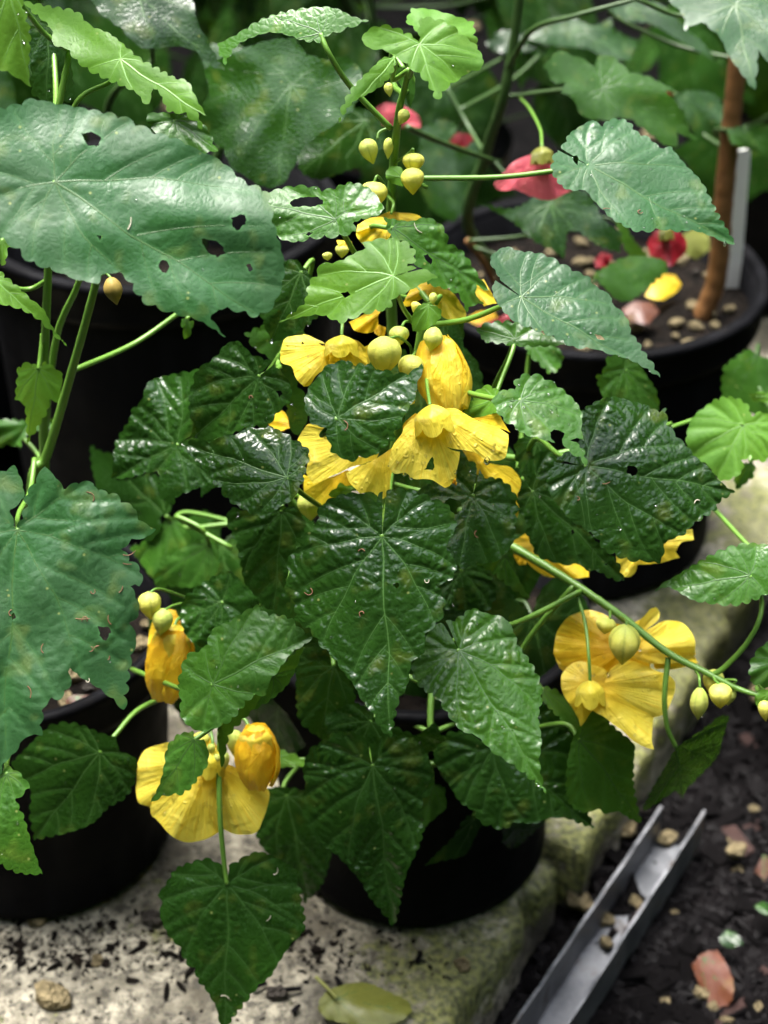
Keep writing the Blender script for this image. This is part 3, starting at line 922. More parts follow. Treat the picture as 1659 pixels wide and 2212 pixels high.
A4 = [soilA + [-.014, -.006, 0]] + [atY(*q) for q in ((700, 1230, .775), (560, 1300, .735), (500, 1440, .69), (478, 1560, .665), (474, 1640, .655))]
stem('A', A4, .0028, .0015, raw=True)
A5 = [soilA + [-.012, .010, 0]] + [atY(*q) for q in ((660, 1120, .82), (560, 1000, .80), (540, 880, .79), (610, 760, .78))]
stem('A', A5, .0028, .0015, raw=True)
A6 = [soilA + [.010, -.010, 0]] + [atY(*q) for q in ((940, 1400, .745), (930, 1560, .70), (950, 1650, .69))]
stem('A', A6, .0026, .0015, raw=True)
A7 = [atY(*q) for q in ((862, 900, .825), (1010, 960, .80), (1130, 990, .775), (1290, 960, .78), (1450, 915, .80))]
stem('A', A7, .0024, .0014, raw=True)

# ---- leaves of the yellow-flowered plant (outlines sighted from the photograph, each at its own distance and facing)
leaf('A', 'f', '470,95 510,75 560,45 620,25 690,15 730,20 760,35 795,45 740,65 700,78 690,90 660,88 620,75 590,70 560,75 520,92 500,112 487,138 475,120',
     (692, 72), (475, 120), .80, -15, 50, 'mid', via=[(712, 118, .795), (760, 190, .80), (845, 278, .803)], wave=.5, sinus=False, groove=.1, fine=.3)
leaf('A', 'f', '876,45 890,18 930,20 985,35 1022,48 1026,75 1034,98 990,80 945,60 905,70', (925, 75), (1024, 46), .83, 10, 68, 'young', sinus=False)
leaf('A', 'f', '907,93 904,60 910,37 945,42 975,55 997,75 1025,95 1037,113 1044,130 1037,150 1015,155 990,172 965,190 945,218 932,195 925,180 905,160 885,145 860,125 830,108 800,105 780,86 795,65 830,55 865,65 890,78',
     (907, 96), (944, 216), .76, 5, 58, 'young', via=[(897, 130, .772), (884, 165, .792)], sinus=False, wave=2.6)
leaf('A', 'f', '856,122 850,150 830,180 800,200 770,215 750,235 733,262 740,230 755,200 770,180 800,150 825,128', (852, 126), (734, 260), .775, 35, 60, 'young', sinus=False, wave=1.2)
leaf('A', '8', '1040,560 1100,610 1120,760 1080,900 1060,860 1030,760 1000,700 930,640 880,650 890,600 960,565', (1030, 570), (1075, 890), .81, 25, 20, 'mid', sinus=False, grid=2.2, tooth=(4, .6))
leaf('A', '8', '875,1450 905,1390 960,1380 1010,1395 1030,1460 1020,1550 960,1530 900,1500', (1010, 1470), (880, 1450), .79, -20, 40, 'young', sinus=False, grid=2.0, tooth=(4, .6))
leaf('A', '2', '850,545 900,517 945,545 970,520 1020,515 1060,530 1090,570 1150,600 1190,640 1240,635 1275,680 1310,720 1350,760 1380,800 1410,860 1440,920 1475,980 1520,1055 1480,1050 1400,1015 1330,995 1270,1000 1200,990 1130,1000 1080,995 1030,970 980,940 940,900 910,870 870,820 800,820 755,790 725,730 740,660 780,620 800,580',
     (885, 715), (1520, 1055), .80, 8, 63, 'grey', holes=['815,680 830,672 842,690 838,712 822,700'], via=[(800, 732, .812), (735, 738, .815), (500, 765, .812), (180, 770, .812), (55, 772, .814)], wave=2.4, fold=.10)
leaf('A', 'f', '1059,565 1070,545 1095,533 1120,542 1150,545 1180,552 1215,570 1240,585 1270,598 1282,615 1320,640 1322,655 1345,675 1360,700 1362,718 1378,738 1390,760 1412,790 1425,815 1399,798 1369,781 1335,768 1313,764 1284,753 1245,751 1215,738 1190,725 1150,710 1109,692 1080,662 1065,635 1066,612 1080,600',
     (1127, 642), (1425, 815), .72, 10, 63, 'grey', holes=['1283,722 1300,725 1306,735 1290,731'], via=[(1075, 665, .728), (1010, 690, .738), (930, 702, .75)], fold=.12, wave=2.4)
leaf('A', 'f', '1030,711 1045,700 1085,694 1125,700 1190,726 1235,742 1180,748 1120,746 1070,740 1045,735', (1112, 733), (1031, 711), .745, -10, 55, 'mid', via=[(1095, 780, .755), (1066, 840, .772), (1040, 930, .795)], sinus=False)
leaf('A', '1', '1100,880 1130,850 1190,820 1260,805 1330,805 1400,820 1440,815 1490,795 1530,790 1590,810 1630,850 1659,900 1640,925 1580,945 1530,955 1535,1000 1490,1015 1420,1025 1340,1030 1290,1045 1220,1035 1190,1010 1170,970 1130,940 1110,910',
     (1448, 948), (1100, 880), .735, -12, 50, 'mid', holes=['1255,875 1270,860 1330,850 1385,858 1396,884 1330,891 1265,891', '1128,940 1150,927 1178,935 1150,958', '1320,1012 1335,1002 1355,1006 1335,1018'], sinus=False, wave=2.8, via=[(1495, 1030, .745), (1560, 1120, .765), (1690, 1160, .80)])
leaf('A', 'f', '603,696 640,670 660,650 668,612 685,592 690,570 730,565 770,545 792,536 780,525 830,515 870,520 893,540 897,562 880,575 925,585 945,600 925,606 880,630 850,645 840,665 780,680 740,696 720,690 690,680 650,685',
     (849, 597), (603, 696), .70, -18, 56, 'young', holes=['735,634 752,628 758,638 744,644'], via=[(868, 660, .725), (893, 697, .745)], wave=2.4)
leaf('A', '2', '0,940 60,950 120,955 180,940 240,965 270,1010 280,1050 330,1080 370,1130 400,1180 455,1255 430,1250 400,1230 395,1280 430,1310 380,1320 360,1345 345,1320 330,1280 280,1250 240,1240 190,1230 190,1180 130,1140 135,1090 100,1050 30,1030',
     (40, 985), (452, 1252), .765, 22, 50, 'mid', holes=['172,1105 190,1100 212,1130 205,1143 185,1130'], sinus=False, groove=0.50)
leaf('A', '4', '890,200 905,160 930,130 980,120 1040,150 1042,190 1000,235 940,265 895,265', (975, 135), (900, 262), .735, -10, 45, 'young', sinus=False, grid=1.8, tooth=(4, .7))
leaf('A', '4', '335,640 345,590 365,545 405,500 440,450 490,430 550,415 590,440 640,435 690,450 700,475 740,465 790,480 850,485 890,475 940,435 950,470 920,530 910,600 880,660 850,700 840,750 800,790 795,830 760,850 730,880 680,910 620,920 570,940 510,910 470,890 470,850 445,810 455,770 420,760 370,740 350,690',
     (505, 715), (947, 440), .665, -8, 44, 'dark', sinus=False, groove=0.43, wave=2.6, droop=-.04, arch=.2)
leaf('A', '3', '785,530 850,520 920,525 960,500 1030,490 1070,465 1120,470 1170,460 1210,480 1250,500 1270,520 1310,540 1335,580 1320,640 1310,690 1290,730 1270,770 1220,800 1170,830 1100,840 1060,820 1020,800 980,770 950,730 920,700 900,660 870,630 830,590',
     (1237, 682), (785, 530), .672, -12, 50, 'dark', groove=0.50, wave=2.2, arch=.2, sinus=False, via=[(1300, 745, .69), (1385, 805, .73), (1500, 880, .775)])
leaf('A', '3', '820,500 835,460 820,400 820,330 850,220 890,190 940,150 970,110 1020,90 1050,110 1090,150 1150,170 1190,200 1250,270 1255,340 1200,400 1150,470 1090,460 1000,490 940,510 870,520',
     (1115, 245), (840, 505), .735, -15, 38, 'dark', groove=0.56, holes=['1195,310 1215,304 1224,322 1205,334'])
leaf('A', '3', '480,685 490,620 500,530 560,430 570,390 610,350 640,270 720,240 800,225 860,215 890,300 900,420 920,520 930,640 935,710 900,740 870,765 865,720 820,740 770,760 745,800 700,770 685,740 695,670 660,655 600,670 540,685',
     (762, 540), (484, 683), .765, -18, 42, 'dark', groove=0.56, wave=3.2)
leaf('A', '3', '390,540 440,570 490,575 500,690 560,690 640,665 690,680 690,750 740,800 735,830 690,850 695,900 650,960 600,930 560,870 500,820 430,760 410,690 395,620', (715, 845), (395, 545), .84, -30, 30, 'dark', sinus=False)
leaf('A', '3', '1060,60 1120,30 1200,10 1290,20 1320,60 1240,110 1260,190 1290,290 1320,330 1330,420 1290,500 1250,470 1240,400 1235,280 1180,180 1100,120', (1250, 60), (1280, 490), .80, 10, 38, 'mid', sinus=False)
leaf('A', '5', '545,830 550,780 580,720 620,680 690,645 700,560 690,500 720,455 760,430 830,395 900,390 960,410 1040,430 1100,460 1145,450 1150,520 1200,590 1250,640 1290,690 1350,740 1420,820 1490,870 1440,900 1410,920 1390,960 1330,1000 1270,1040 1240,1080 1190,1100 1130,1130 1135,1170 1110,1230 1040,1220 960,1215 890,1190 830,1160 790,1100 720,1050 650,1000 600,940 560,890',
     (740, 740), (1490, 870), .70, 14, 53, 'dark', holes=['945,740 970,735 995,752 998,780 970,790 948,772'], groove=0.56, wave=2.6, arch=.22, via=[(600, 680, .72), (490, 600, .755), (430, 690, .775)])
leaf('A', '5', '390,870 400,800 450,710 500,670 560,660 620,690 620,800 620,900 680,1010 750,1070 800,1130 840,1170 900,1230 930,1320 870,1310 800,1270 740,1265 700,1230 650,1240 560,1220 490,1190 470,1140 440,1080 440,1020 400,960',
     (470, 872), (930, 1318), .735, -6, 40, 'dark', holes=['660,1065 676,1062 678,1078 664,1082', '832,1232 848,1228 848,1240 836,1243'], groove=0.56)
leaf('A', '5', '262,410 290,370 340,350 380,355 380,310 420,280 480,275 540,300 590,330 640,370 690,420 720,480 715,540 725,610 690,590 665,610 720,650 745,742 720,710 680,680 640,650 620,600 630,570 600,555 555,565 560,590 580,620 540,610 480,590 430,580 380,540 330,510 290,460',
     (410, 405), (744, 740), .665, 10, 62, 'mid', sinus=False, wave=1.8)
leaf('A', '5', '120,460 160,400 200,345 250,335 285,350 300,410 300,460 230,490 160,490', (270, 400), (125, 460), .715, -30, 50, 'young', sinus=False, via=[(300, 330, .725), (375, 120, .745), (330, 60, .77)])
leaf('A', '5', '435,635 480,630 540,650 545,670 500,690 450,680', (530, 655), (438, 640), .78, -10, 55, 'young', sinus=False)
leaf('A', '5', '790,290 830,250 850,180 920,170 1000,210 1050,290 1090,350 1110,440 1080,470 960,440 900,420 830,410 805,340', (935, 250), (1108, 440), .83, 20, 38, 'mid', sinus=False, via=[(950, 340, .84), (960, 420, .85), (880, 620, .82)])
leaf('A', 'f', '1135,745 1160,738 1200,748 1218,770 1205,800 1185,806 1160,780 1140,765', (1150, 745), (1195, 804), .86, 0, 55, 'mid', sinus=False, via=[(1140, 790, .86), (1125, 960, .84), (1120, 1010, .80)])
leaf('A', '5', '1085,1372 1130,1330 1200,1290 1280,1240 1370,1190 1460,1150 1560,1130 1690,1140 1690,1370 1640,1390 1580,1420 1500,1440 1430,1440 1350,1430 1290,1420 1230,1390 1180,1360 1140,1352',
     (1565, 1292), (1085, 1372), .675, -15, 52, 'mid', sinus=False, via=[(1625, 1410, .68), (1610, 1530, .672), (1540, 1650, .668), (1440, 1755, .667), (1378, 1796, .667)])
leaf('A', '7', '1580,150 1590,80 1640,20 1720,-20 1720,200 1640,200 1590,180', (1700, 90), (1580, 130), .66, -5, 45, 'mid', sinus=False)
leaf('A', 'f', '820,1066 840,1060 870,1055 905,1065 940,1080 965,1090 985,1125 980,1150 962,1180 985,1220 975,1250 943,1262 960,1300 950,1340 920,1370 915,1410 890,1430 880,1480 862,1510 850,1560 843,1592 820,1570 805,1540 780,1510 765,1480 740,1450 720,1420 690,1390 670,1360 640,1340 635,1300 615,1270 625,1240 620,1210 648,1180 640,1165 680,1140 690,1100 720,1075 760,1065 790,1070 812,1088',
     (825, 1160), (843, 1592), .64, -5, 45, 'dark', holes=['848,1262 858,1256 864,1264 856,1272'], groove=0.56, wave=2.2, arch=.28, fold=.04, droop=.06)
leaf('A', '5', '140,705 190,740 225,800 290,800 350,840 385,900 390,960 380,1040 370,1120 340,1170 280,1220 190,1230 100,1250 40,1200 0,1130 -60,1060 -90,1010 -120,930 -100,850 -20,820 60,800 110,770',
     (165, 890), (100, 1250), .715, 5, 51, 'dark', holes=['22,930 40,908 75,903 105,920 108,950 90,980 60,984 30,975'], groove=0.50)
leaf('A', 'f', '985,1338 1020,1315 1050,1325 1090,1335 1110,1365 1120,1395 1145,1430 1165,1470 1170,1510 1163,1550 1170,1600 1165,1640 1170,1680 1178,1712 1150,1685 1125,1665 1090,1640 1065,1625 1030,1590 1000,1580 985,1565 965,1540 945,1510 905,1480 890,1445 905,1400 940,1352',
     (992, 1406), (1178, 1712), .635, 6, 60, 'mid', groove=0.56, wave=1.8, arch=.15)
leaf('A', '7', '215,520 230,450 280,400 400,400 500,420 600,340 680,280 740,310 780,370 830,460 830,560 850,680 880,740 905,810 840,790 790,770 710,770 660,790 610,790 560,790 520,815 460,805 410,780 390,740 330,700 290,640 240,560',
     (470, 470), (905, 810), .69, 4, 42, 'dark', groove=0.62, via=[(520, 300, .70), (602, 30, .715), (820, -235, .724)])
leaf('A', '7', '910,265 945,260 960,330 1000,380 1080,450 1080,520 1080,640 1112,792 1060,770 1010,740 960,750 920,730 870,745 800,700 790,560 815,430 860,350', (845, 432), (1112, 790), .675, 20, 22, 'mid', sinus=False)
leaf('A', '7', '670,260 690,200 750,220 800,270 850,330 845,380 832,470 810,400 760,340 700,280', (690, 215), (830, 466), .70, 30, 55, 'mid', sinus=False)
leaf('A', '7', '1115,732 1160,640 1220,540 1260,470 1330,420 1400,370 1450,330 1492,330 1465,420 1440,500 1380,570 1310,640 1290,680 1260,650 1200,690 1140,730', (1262, 464), (1292, 678), .665, 30, -8, 'dark', sinus=False, via=[(1222, 370, .667), (1212, 240, .672), (1228, 75, .685)])
leaf('A', 'f', '800,1606 830,1590 880,1590 910,1610 930,1650 935,1700 910,1740 915,1790 900,1840 880,1880 870,1920 860,1970 850,2002 830,1975 800,1940 780,1905 750,1870 720,1840 690,1820 665,1780 650,1740 660,1700 655,1660 670,1620 700,1600 730,1582 770,1585',
     (805, 1655), (850, 2002), .66, -4, 34, 'dark', groove=0.62, wave=2.6, arch=.2, via=[(800, 1590, .69), (795, 1510, .72), (830, 1380, .77)])
leaf('A', '7', '175,975 240,910 300,850 350,770 390,760 425,790 390,860 360,920 320,940 250,955', (385, 775), (176, 974), .69, 25, 15, 'dark', sinus=False)
leaf('A', '6', '975,978 1040,945 1110,915 1170,930 1220,955 1290,1000 1280,1040 1300,1080 1300,1130 1315,1190 1310,1260 1260,1310 1200,1400 1170,1450 1120,1490 1080,1540 1040,1590 1000,1640 968,1700 945,1640 935,1590 890,1510 855,1470 840,1420 800,1390 780,1330 740,1290 710,1240 690,1180 700,1130 680,1100 720,1050 760,990 830,960 900,945',
     (981, 1056), (966, 1698), .62, 0, 36, 'dark', groove=0.37, wave=1.6, arch=.1, via=[(970, 975, .625), (950, 760, .635), (946, 545, .65)])
leaf('A', 'f', '395,1437 405,1415 440,1400 460,1360 500,1340 530,1320 555,1307 575,1325 625,1335 650,1360 682,1372 655,1395 630,1410 600,1450 580,1475 575,1500 545,1505 520,1530 500,1555 470,1570 440,1580 410,1570 390,1545 390,1510 385,1480',
     (460, 1478), (682, 1372), .62, -12, 42, 'mid', wave=2.0, sinus=False, via=[(430, 1500, .645), (390, 1488, .66), (340, 1468, .70), (285, 1446, .74)])
leaf('A', 'f', '655,1392 645,1430 620,1480 580,1515 545,1535 520,1560 495,1590 485,1640 480,1662 474,1630 472,1575 500,1545 540,1500 600,1445', (590, 1460), (480, 1662), .645, 20, 20, 'mid', sinus=False)
leaf('A', '6', '835,395 842,430 880,430 900,480 895,540 860,590 820,640 780,665 720,670 650,702 690,620 710,540 720,470 770,410', (838, 432), (650, 701), .615, -25, 38, 'mid', sinus=False, wave=1.2)
leaf('A', '6', '1190,472 1260,490 1352,542 1280,546 1200,552', (1195, 510), (1352, 542), .70, 10, 60, 'young', sinus=False)
leaf('A', '3', '660,1120 700,1040 780,990 860,950 930,940 945,1060 900,1130 820,1155 740,1150 690,1165', (905, 970), (662, 1122), .80, -20, 40, 'mid', sinus=False, via=[(870, 900, .80), (760, 850, .81), (1000, 985, .79)])
leaf('A', '3', '560,980 620,960 690,880 760,850 830,940 800,1000 700,1060 660,1120 600,1040', (740, 870), (600, 1040), .84, -20, 40, 'mid', sinus=False)
leaf('A', '3', '980,850 1000,810 1100,830 1200,810 1270,800 1320,880 1290,960 1250,1060 1240,1130 1250,1220 1180,1260 1120,1220 1060,1140 1040,1060 1020,960 990,900', (1215, 830), (1180, 1258), .73, -12, 34, 'dark', groove=0.62, sinus=False)
leaf('A', '3', '780,1280 800,1200 860,1150 940,1100 1000,1090 1060,1150 1110,1200 1125,1240 1000,1320 930,1370 880,1420 810,1370', (955, 1222), (785, 1290), .70, -15, 42, 'dark', sinus=False, groove=0.62)
leaf('A', '4', '455,1115 520,1055 590,1075 570,1120 500,1130', (575, 1085), (458, 1115), .72, 0, 40, 'young', sinus=False)
leaf('A', '5', '20,1250 100,1240 190,1225 260,1300 280,1400 230,1470 120,1470 20,1460 -20,1350', (110, 1270), (130, 1468), .735, 10, 45, 'dark', sinus=False, groove=0.74)
leaf('A', '5', '190,1230 280,1210 360,1160 390,1290 457,1412 380,1370 280,1290', (330, 1190), (457, 1411), .73, 20, 25, 'mid', sinus=False)
leaf('A', 'f', '560,640 600,570 640,560 680,610 690,680 640,720 590,740 570,700', (650, 590), (585, 738), .80, -10, 38, 'dark', sinus=False)
leaf('A', 'f', '930,620 970,640 1000,690 1000,760 960,770 930,740 900,700', (950, 640), (965, 768), .80, 5, 40, 'dark', sinus=False)
leaf('A', 'f', '700,1545 770,1520 830,1560 900,1590 940,1560 960,1600 900,1640 800,1650 720,1620', (800, 1560), (720, 1615), .685, 0, 25, 'dark', sinus=False)
leaf('A', 'f', '640,1440 700,1430 760,1480 760,1560 700,1600 650,1560 640,1500', (720, 1440), (690, 1600), .70, 0, 18, 'dark', sinus=False)
leaf('A', 'f', '545,1720 600,1700 680,1720 720,1800 700,1900 660,1950 620,1880 560,1820', (620, 1720), (665, 1948), .715, -10, 30, 'dark', sinus=False)
leaf('A', 'f', '1110,960 1140,940 1190,960 1190,1010 1150,1040 1120,1010', (1160, 955), (1140, 1038), .77, 0, 35, 'dark', sinus=False)
leaf('A', 'f', '900,1720 930,1690 960,1700 965,1745 930,1775 912,1790', (935, 1695), (915, 1788), .69, 15, 30, 'mid', sinus=False)
leaf('A', 'f', '1240,1395 1250,1385 1260,1390 1255,1398', (1250, 1388), (1241, 1394), .72, 0, 40, 'young', sinus=False, pet=False, grid=1.5)
leaf('A', 'f', '1630,1510 1640,1490 1670,1490 1672,1520 1655,1535 1638,1532', (1660, 1500), (1638, 1530), .65, 0, 40, 'young', sinus=False, grid=1.6, tooth=(3, .5))

# inner leaves in the shade of the plant
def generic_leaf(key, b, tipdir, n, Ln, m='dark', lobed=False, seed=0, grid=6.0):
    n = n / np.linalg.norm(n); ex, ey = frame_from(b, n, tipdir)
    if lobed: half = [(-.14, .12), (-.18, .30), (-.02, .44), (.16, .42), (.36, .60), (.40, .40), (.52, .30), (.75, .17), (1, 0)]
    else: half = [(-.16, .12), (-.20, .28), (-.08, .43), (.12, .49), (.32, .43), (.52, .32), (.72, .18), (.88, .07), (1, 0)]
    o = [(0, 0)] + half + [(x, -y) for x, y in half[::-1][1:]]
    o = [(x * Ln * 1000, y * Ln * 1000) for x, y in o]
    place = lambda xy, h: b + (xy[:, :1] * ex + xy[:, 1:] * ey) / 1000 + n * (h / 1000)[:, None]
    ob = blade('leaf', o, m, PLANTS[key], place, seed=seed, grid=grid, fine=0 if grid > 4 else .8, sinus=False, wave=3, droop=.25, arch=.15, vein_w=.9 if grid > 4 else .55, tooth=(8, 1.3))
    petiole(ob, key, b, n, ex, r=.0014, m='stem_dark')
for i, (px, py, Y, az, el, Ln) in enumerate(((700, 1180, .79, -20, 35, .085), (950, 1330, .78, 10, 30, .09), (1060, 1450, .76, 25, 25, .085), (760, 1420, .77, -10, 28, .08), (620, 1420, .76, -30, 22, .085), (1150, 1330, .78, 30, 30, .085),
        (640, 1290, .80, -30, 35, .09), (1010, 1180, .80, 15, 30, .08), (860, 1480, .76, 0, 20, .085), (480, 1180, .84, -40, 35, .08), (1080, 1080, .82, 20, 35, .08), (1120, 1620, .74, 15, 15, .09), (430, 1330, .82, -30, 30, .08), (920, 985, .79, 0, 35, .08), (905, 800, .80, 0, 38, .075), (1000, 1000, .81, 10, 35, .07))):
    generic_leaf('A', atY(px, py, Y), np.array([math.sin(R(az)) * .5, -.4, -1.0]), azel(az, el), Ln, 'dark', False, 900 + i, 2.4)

# ---- left plant
soilB = np.array([POTL[0], POTL[1], .16])
stem('B', [soilB] + [atY(*q) for q in ((60, 1300, .80), (70, 1040, .765), (100, 985, .765), (150, 820, .76), (205, 620, .75), (235, 470, .745))], .0036, .0018, raw=True)
stem('B', [soilB + [-.012, .004, 0]] + [atY(*q) for q in ((85, 1100, .80), (95, 900, .79), (97, 760, .78), (105, 560, .77), (118, 300, .77), (150, 110, .78))], .0034, .0015, raw=True)
stem('B', [soilB + [.012, -.004, 0]] + [atY(*q) for q in ((92, 1000, .80), (120, 740, .79), (165, 622, .78), (200, 520, .775))], .0026, .0014, raw=True)
leaf('B', 'f', '-60,250 0,235 40,225 70,214 110,222 160,230 220,242 270,255 330,285 380,300 420,320 480,350 530,395 575,415 590,480 605,530 614,575 610,612 590,660 555,682 520,672 470,665 455,690 487,728 430,692 370,675 310,650 285,615 260,590 225,592 213,612 170,605 120,585 65,565 40,540 0,515 -60,500',
     (119, 393), (556, 680), .68, 6, 50, 'grey', holes=['175,288 200,285 219,298 210,316 186,310', '500,470 528,462 531,480 515,497 502,490', '434,516 470,522 488,545 470,556 445,540', '344,566 356,559 366,575 360,591 347,584', '533,572 542,568 546,582 536,588', '206,508 222,509 216,517'],
     wave=4.2, groove=.32, fine=.7, fold=.03, arch=.05, sinus=False, grid=1.6, tooth=(8, 2.3), via=[(117, 430, .70), (110, 560, .765)])
leaf('B', 'f', '48,2 110,15 165,25 195,55 240,75 300,125 335,145 380,170 405,176 425,215 446,250 425,240 440,282 400,246 365,240 345,200 330,190 322,226 310,222 295,200 240,175 190,150 160,125 145,105 115,95 110,60 70,25',
     (260, 128), (446, 250), .76, -22, 56, 'young', sinus=False, wave=2.2, groove=.18, via=[(240, 175, .77), (160, 230, .77), (112, 420, .77)])
leaf('B', 'f', '315,248 345,243 400,250 445,275 468,325 440,330 380,310 330,280', (380, 262), (468, 325), .735, 10, 62, 'mid', sinus=False)
leaf('B', 'f', '-40,-40 40,-20 55,30 65,80 62,150 66,187 40,170 15,155 -40,140', (20, -20), (64, 185), .74, 20, 40, 'young', sinus=False)
leaf('B', 'f', '60,60 110,40 145,80 155,150 165,215 120,225 90,215 70,200 66,130', (105, 60), (100, 220), .86, 10, 32, 'dark', sinus=False)
leaf('B', '3', '-100,660 0,655 60,630 80,660 100,720 100,770 60,810 45,830 60,880 74,904 95,850 115,800 110,760 150,700 190,630 250,690 275,730 340,700 410,705 420,740 480,745 540,790 580,810 600,860 672,905 630,940 570,950 530,990 560,1030 612,1090 600,1150 560,1150 590,1200 600,1270 560,1310 590,1370 570,1450 560,1500 545,1630 540,1690 500,1650 440,1600 380,1560 330,1530 300,1492 300,1580 260,1630 200,1652 180,1732 180,1792 110,1802 70,1862 20,1912 0,1962 -100,1930',
     (76, 908), (20, 1910), .675, 10, 46, 'grey', holes=['425,1322 470,1330 478,1350 455,1385 435,1370', '48,1270 62,1262 70,1285 52,1298'], sinus=False, wave=4.0, groove=0.43, grid=1.6, tooth=(8, 2.3), via=[(80, 840, .70), (130, 740, .74), (150, 600, .765)])
leaf('B', '3', '65,342 80,200 130,185 165,205 200,180 272,235 255,362 220,340 200,400 170,450 120,526 115,450 105,370 75,345', (165, 212), (120, 525), .77, 5, 18, 'young', sinus=False, via=[(175, 150, .775), (185, 60, .78)], wave=1.0)
leaf('B', '3', '-40,430 60,430 130,440 230,430 237,470 160,480 100,510 90,550 40,540 -40,560', (130, 450), (237, 460), .86, 5, 50, 'mid', sinus=False)
leaf('B', '1', '-60,1120 30,1200 90,1250 130,1290 190,1340 230,1420 286,1492 240,1450 180,1390 130,1355 70,1330 -60,1300', (-20, 1210), (286, 1492), .74, 20, 60, 'young', sinus=False)
leaf('B', '1', '-40,1040 60,1035 65,1060 30,1080 28,1130 8,1142 -40,1090', (10, 1045), (12, 1142), .74, 10, 40, 'young', sinus=False)
leaf('B', '1', '780,1380 835,1385 825,1440 795,1468 790,1420', (808, 1380), (795, 1467), .80, 0, 25, 'mid', sinus=False)
leaf('B', '6', '-60,610 0,570 40,545 100,590 127,640 80,680 70,700 100,760 130,860 160,950 183,1012 130,1012 60,1000 0,970 -60,960', (30, 580), (183, 1012), .60, -5, 48, 'mid', sinus=False, label='leaf with brown scorched edge')
leaf('B', '6', '50,530 130,450 220,370 320,360 430,400 500,420 515,480 570,500 592,530 580,610 540,680 470,720 400,790 300,830 150,862 130,760 130,640 60,560', (430, 488), (150, 862), .68, -10, 28, 'dark', sinus=False, via=[(500, 408, .69), (600, 300, .71), (755, 228, .735)])

# ---- pink-flowered plant in the large pot behind
soilC = np.array([PR[0], PR[1], .21])
stem('C', [np.array([PR[0] - .04, PR[1] + .01, .21])] + [atY(*q) for q in ((1015, 500, 1.14), (1050, 330, 1.12), (1085, 220, 1.10), (1110, 90, 1.10), (1125, -30, 1.10))], .0048, .0030, raw=True, m='stem_dark')
stem('C', [np.array([PR[0] + .09, PR[1] - .02, .21])] + [atY(*q) for q in ((1548, 600, 1.17), (1562, 450, 1.17), (1578, 280, 1.17), (1592, 150, 1.17), (1605, -20, 1.17))], .0085, .0065, 'bark', raw=True)
stem('C', [atY(*q) for q in ((1095, 150, 1.10), (1150, 65, 1.07), (1240, 35, 1.05), (1375, -2, 1.04))], .0022, .0014, raw=True, m='stem_dark')
stem('C', [atY(*q) for q in ((880, 275, 1.02), (960, 310, 1.06), (1080, 352, 1.11))], .0022, .0018, raw=True, m='stem_dark')
stem('C', [atY(*q) for q in ((965, 190, 1.2), (1010, 270, 1.18), (1045, 330, 1.14))], .0018, .0016, raw=True, m='stem_dark')
stem('C', [atY(*q) for q in ((1010, 520, 1.10), (1050, 575, 1.12), (1080, 640, 1.15))], .0026, .0022, raw=True, m='bark')
leaf('C', '2', '690,290 720,250 760,215 800,235 860,255 910,290 920,245 970,240 1020,270 1060,310 1140,330 1200,360 1250,385 1220,395 1260,440 1300,500 1305,540 1352,602 1330,600 1265,570 1270,630 1220,630 1180,600 1100,540 1050,510 960,520 880,510 840,480 820,430 770,400 780,360 730,350',
     (945, 385), (1352, 602), 1.06, 5, 50, 'mid', sinus=False, via=[(770, 388, 1.08), (560, 415, 1.10), (520, 410, 1.10)], vein_w=.9, tooth=(10, 1.6))
leaf('C', '2', '1230,-60 1230,0 1290,60 1300,130 1370,90 1450,160 1490,240 1540,310 1600,392 1612,300 1616,215 1659,270 1740,250 1740,-60', (1520, 20), (1600, 392), 1.02, -5, 58, 'grey', sinus=False, vein_w=.9, tooth=(10, 1.6))
leaf('C', '2', '420,880 560,900 700,830 870,830 950,950 1030,1010 1020,1090 930,1060 840,1000 790,1000 780,1120 730,1080 650,1040 560,960', (720, 880), (780, 1120), 1.03, 0, 48, 'dark', sinus=False, vein_w=.9)
leaf('C', '2', '900,1190 980,1140 1050,1110 1150,1110 1215,1125 1222,1170 1180,1210 1120,1260 1060,1300 1000,1290 950,1240', (940, 1190), (1218, 1150), 1.00, 15, 48, 'mid', sinus=False)
leaf('C', '2', '960,30 1080,0 1200,20 1290,110 1370,180 1450,270 1400,250 1320,200 1240,150 1150,100 1050,90', (1050, 40), (1450, 270), 1.20, 10, 58, 'dark', sinus=False, vein_w=.9)
leaf('C', '2', '600,150 700,90 800,70 900,110 980,80 1000,130 1100,180 1060,260 960,250 880,210 760,200 660,180', (820, 120), (1060, 255), 1.30, 0, 55, 'dark', sinus=False, vein_w=.9)
leaf('C', '2', '1250,410 1330,390 1440,420 1480,520 1440,600 1350,590 1300,500', (1300, 420), (1440, 600), 1.22, 10, 48, 'dark', sinus=False)
leaf('C', '2', '1480,560 1560,540 1600,600 1620,660 1560,640 1500,620', (1500, 560), (1618, 660), 1.16, 15, 50, 'mid', sinus=False)
leaf('C', '2', '160,560 260,520 380,600 420,720 380,860 300,960 200,900 150,760', (300, 560), (300, 955), 1.22, 0, 45, 'dark', sinus=False)
leaf('C', '2', '440,180 520,130 640,160 700,120 690,200 580,230 470,220', (560, 160), (445, 185), 1.30, 0, 55, 'dark', sinus=False)
leaf('C', '2', '1000,960 1040,960 1080,1040 1140,1100 1100,1110 1050,1090', (1010, 960), (1140, 1100), 1.04, 40, 40, 'young', sinus=False)

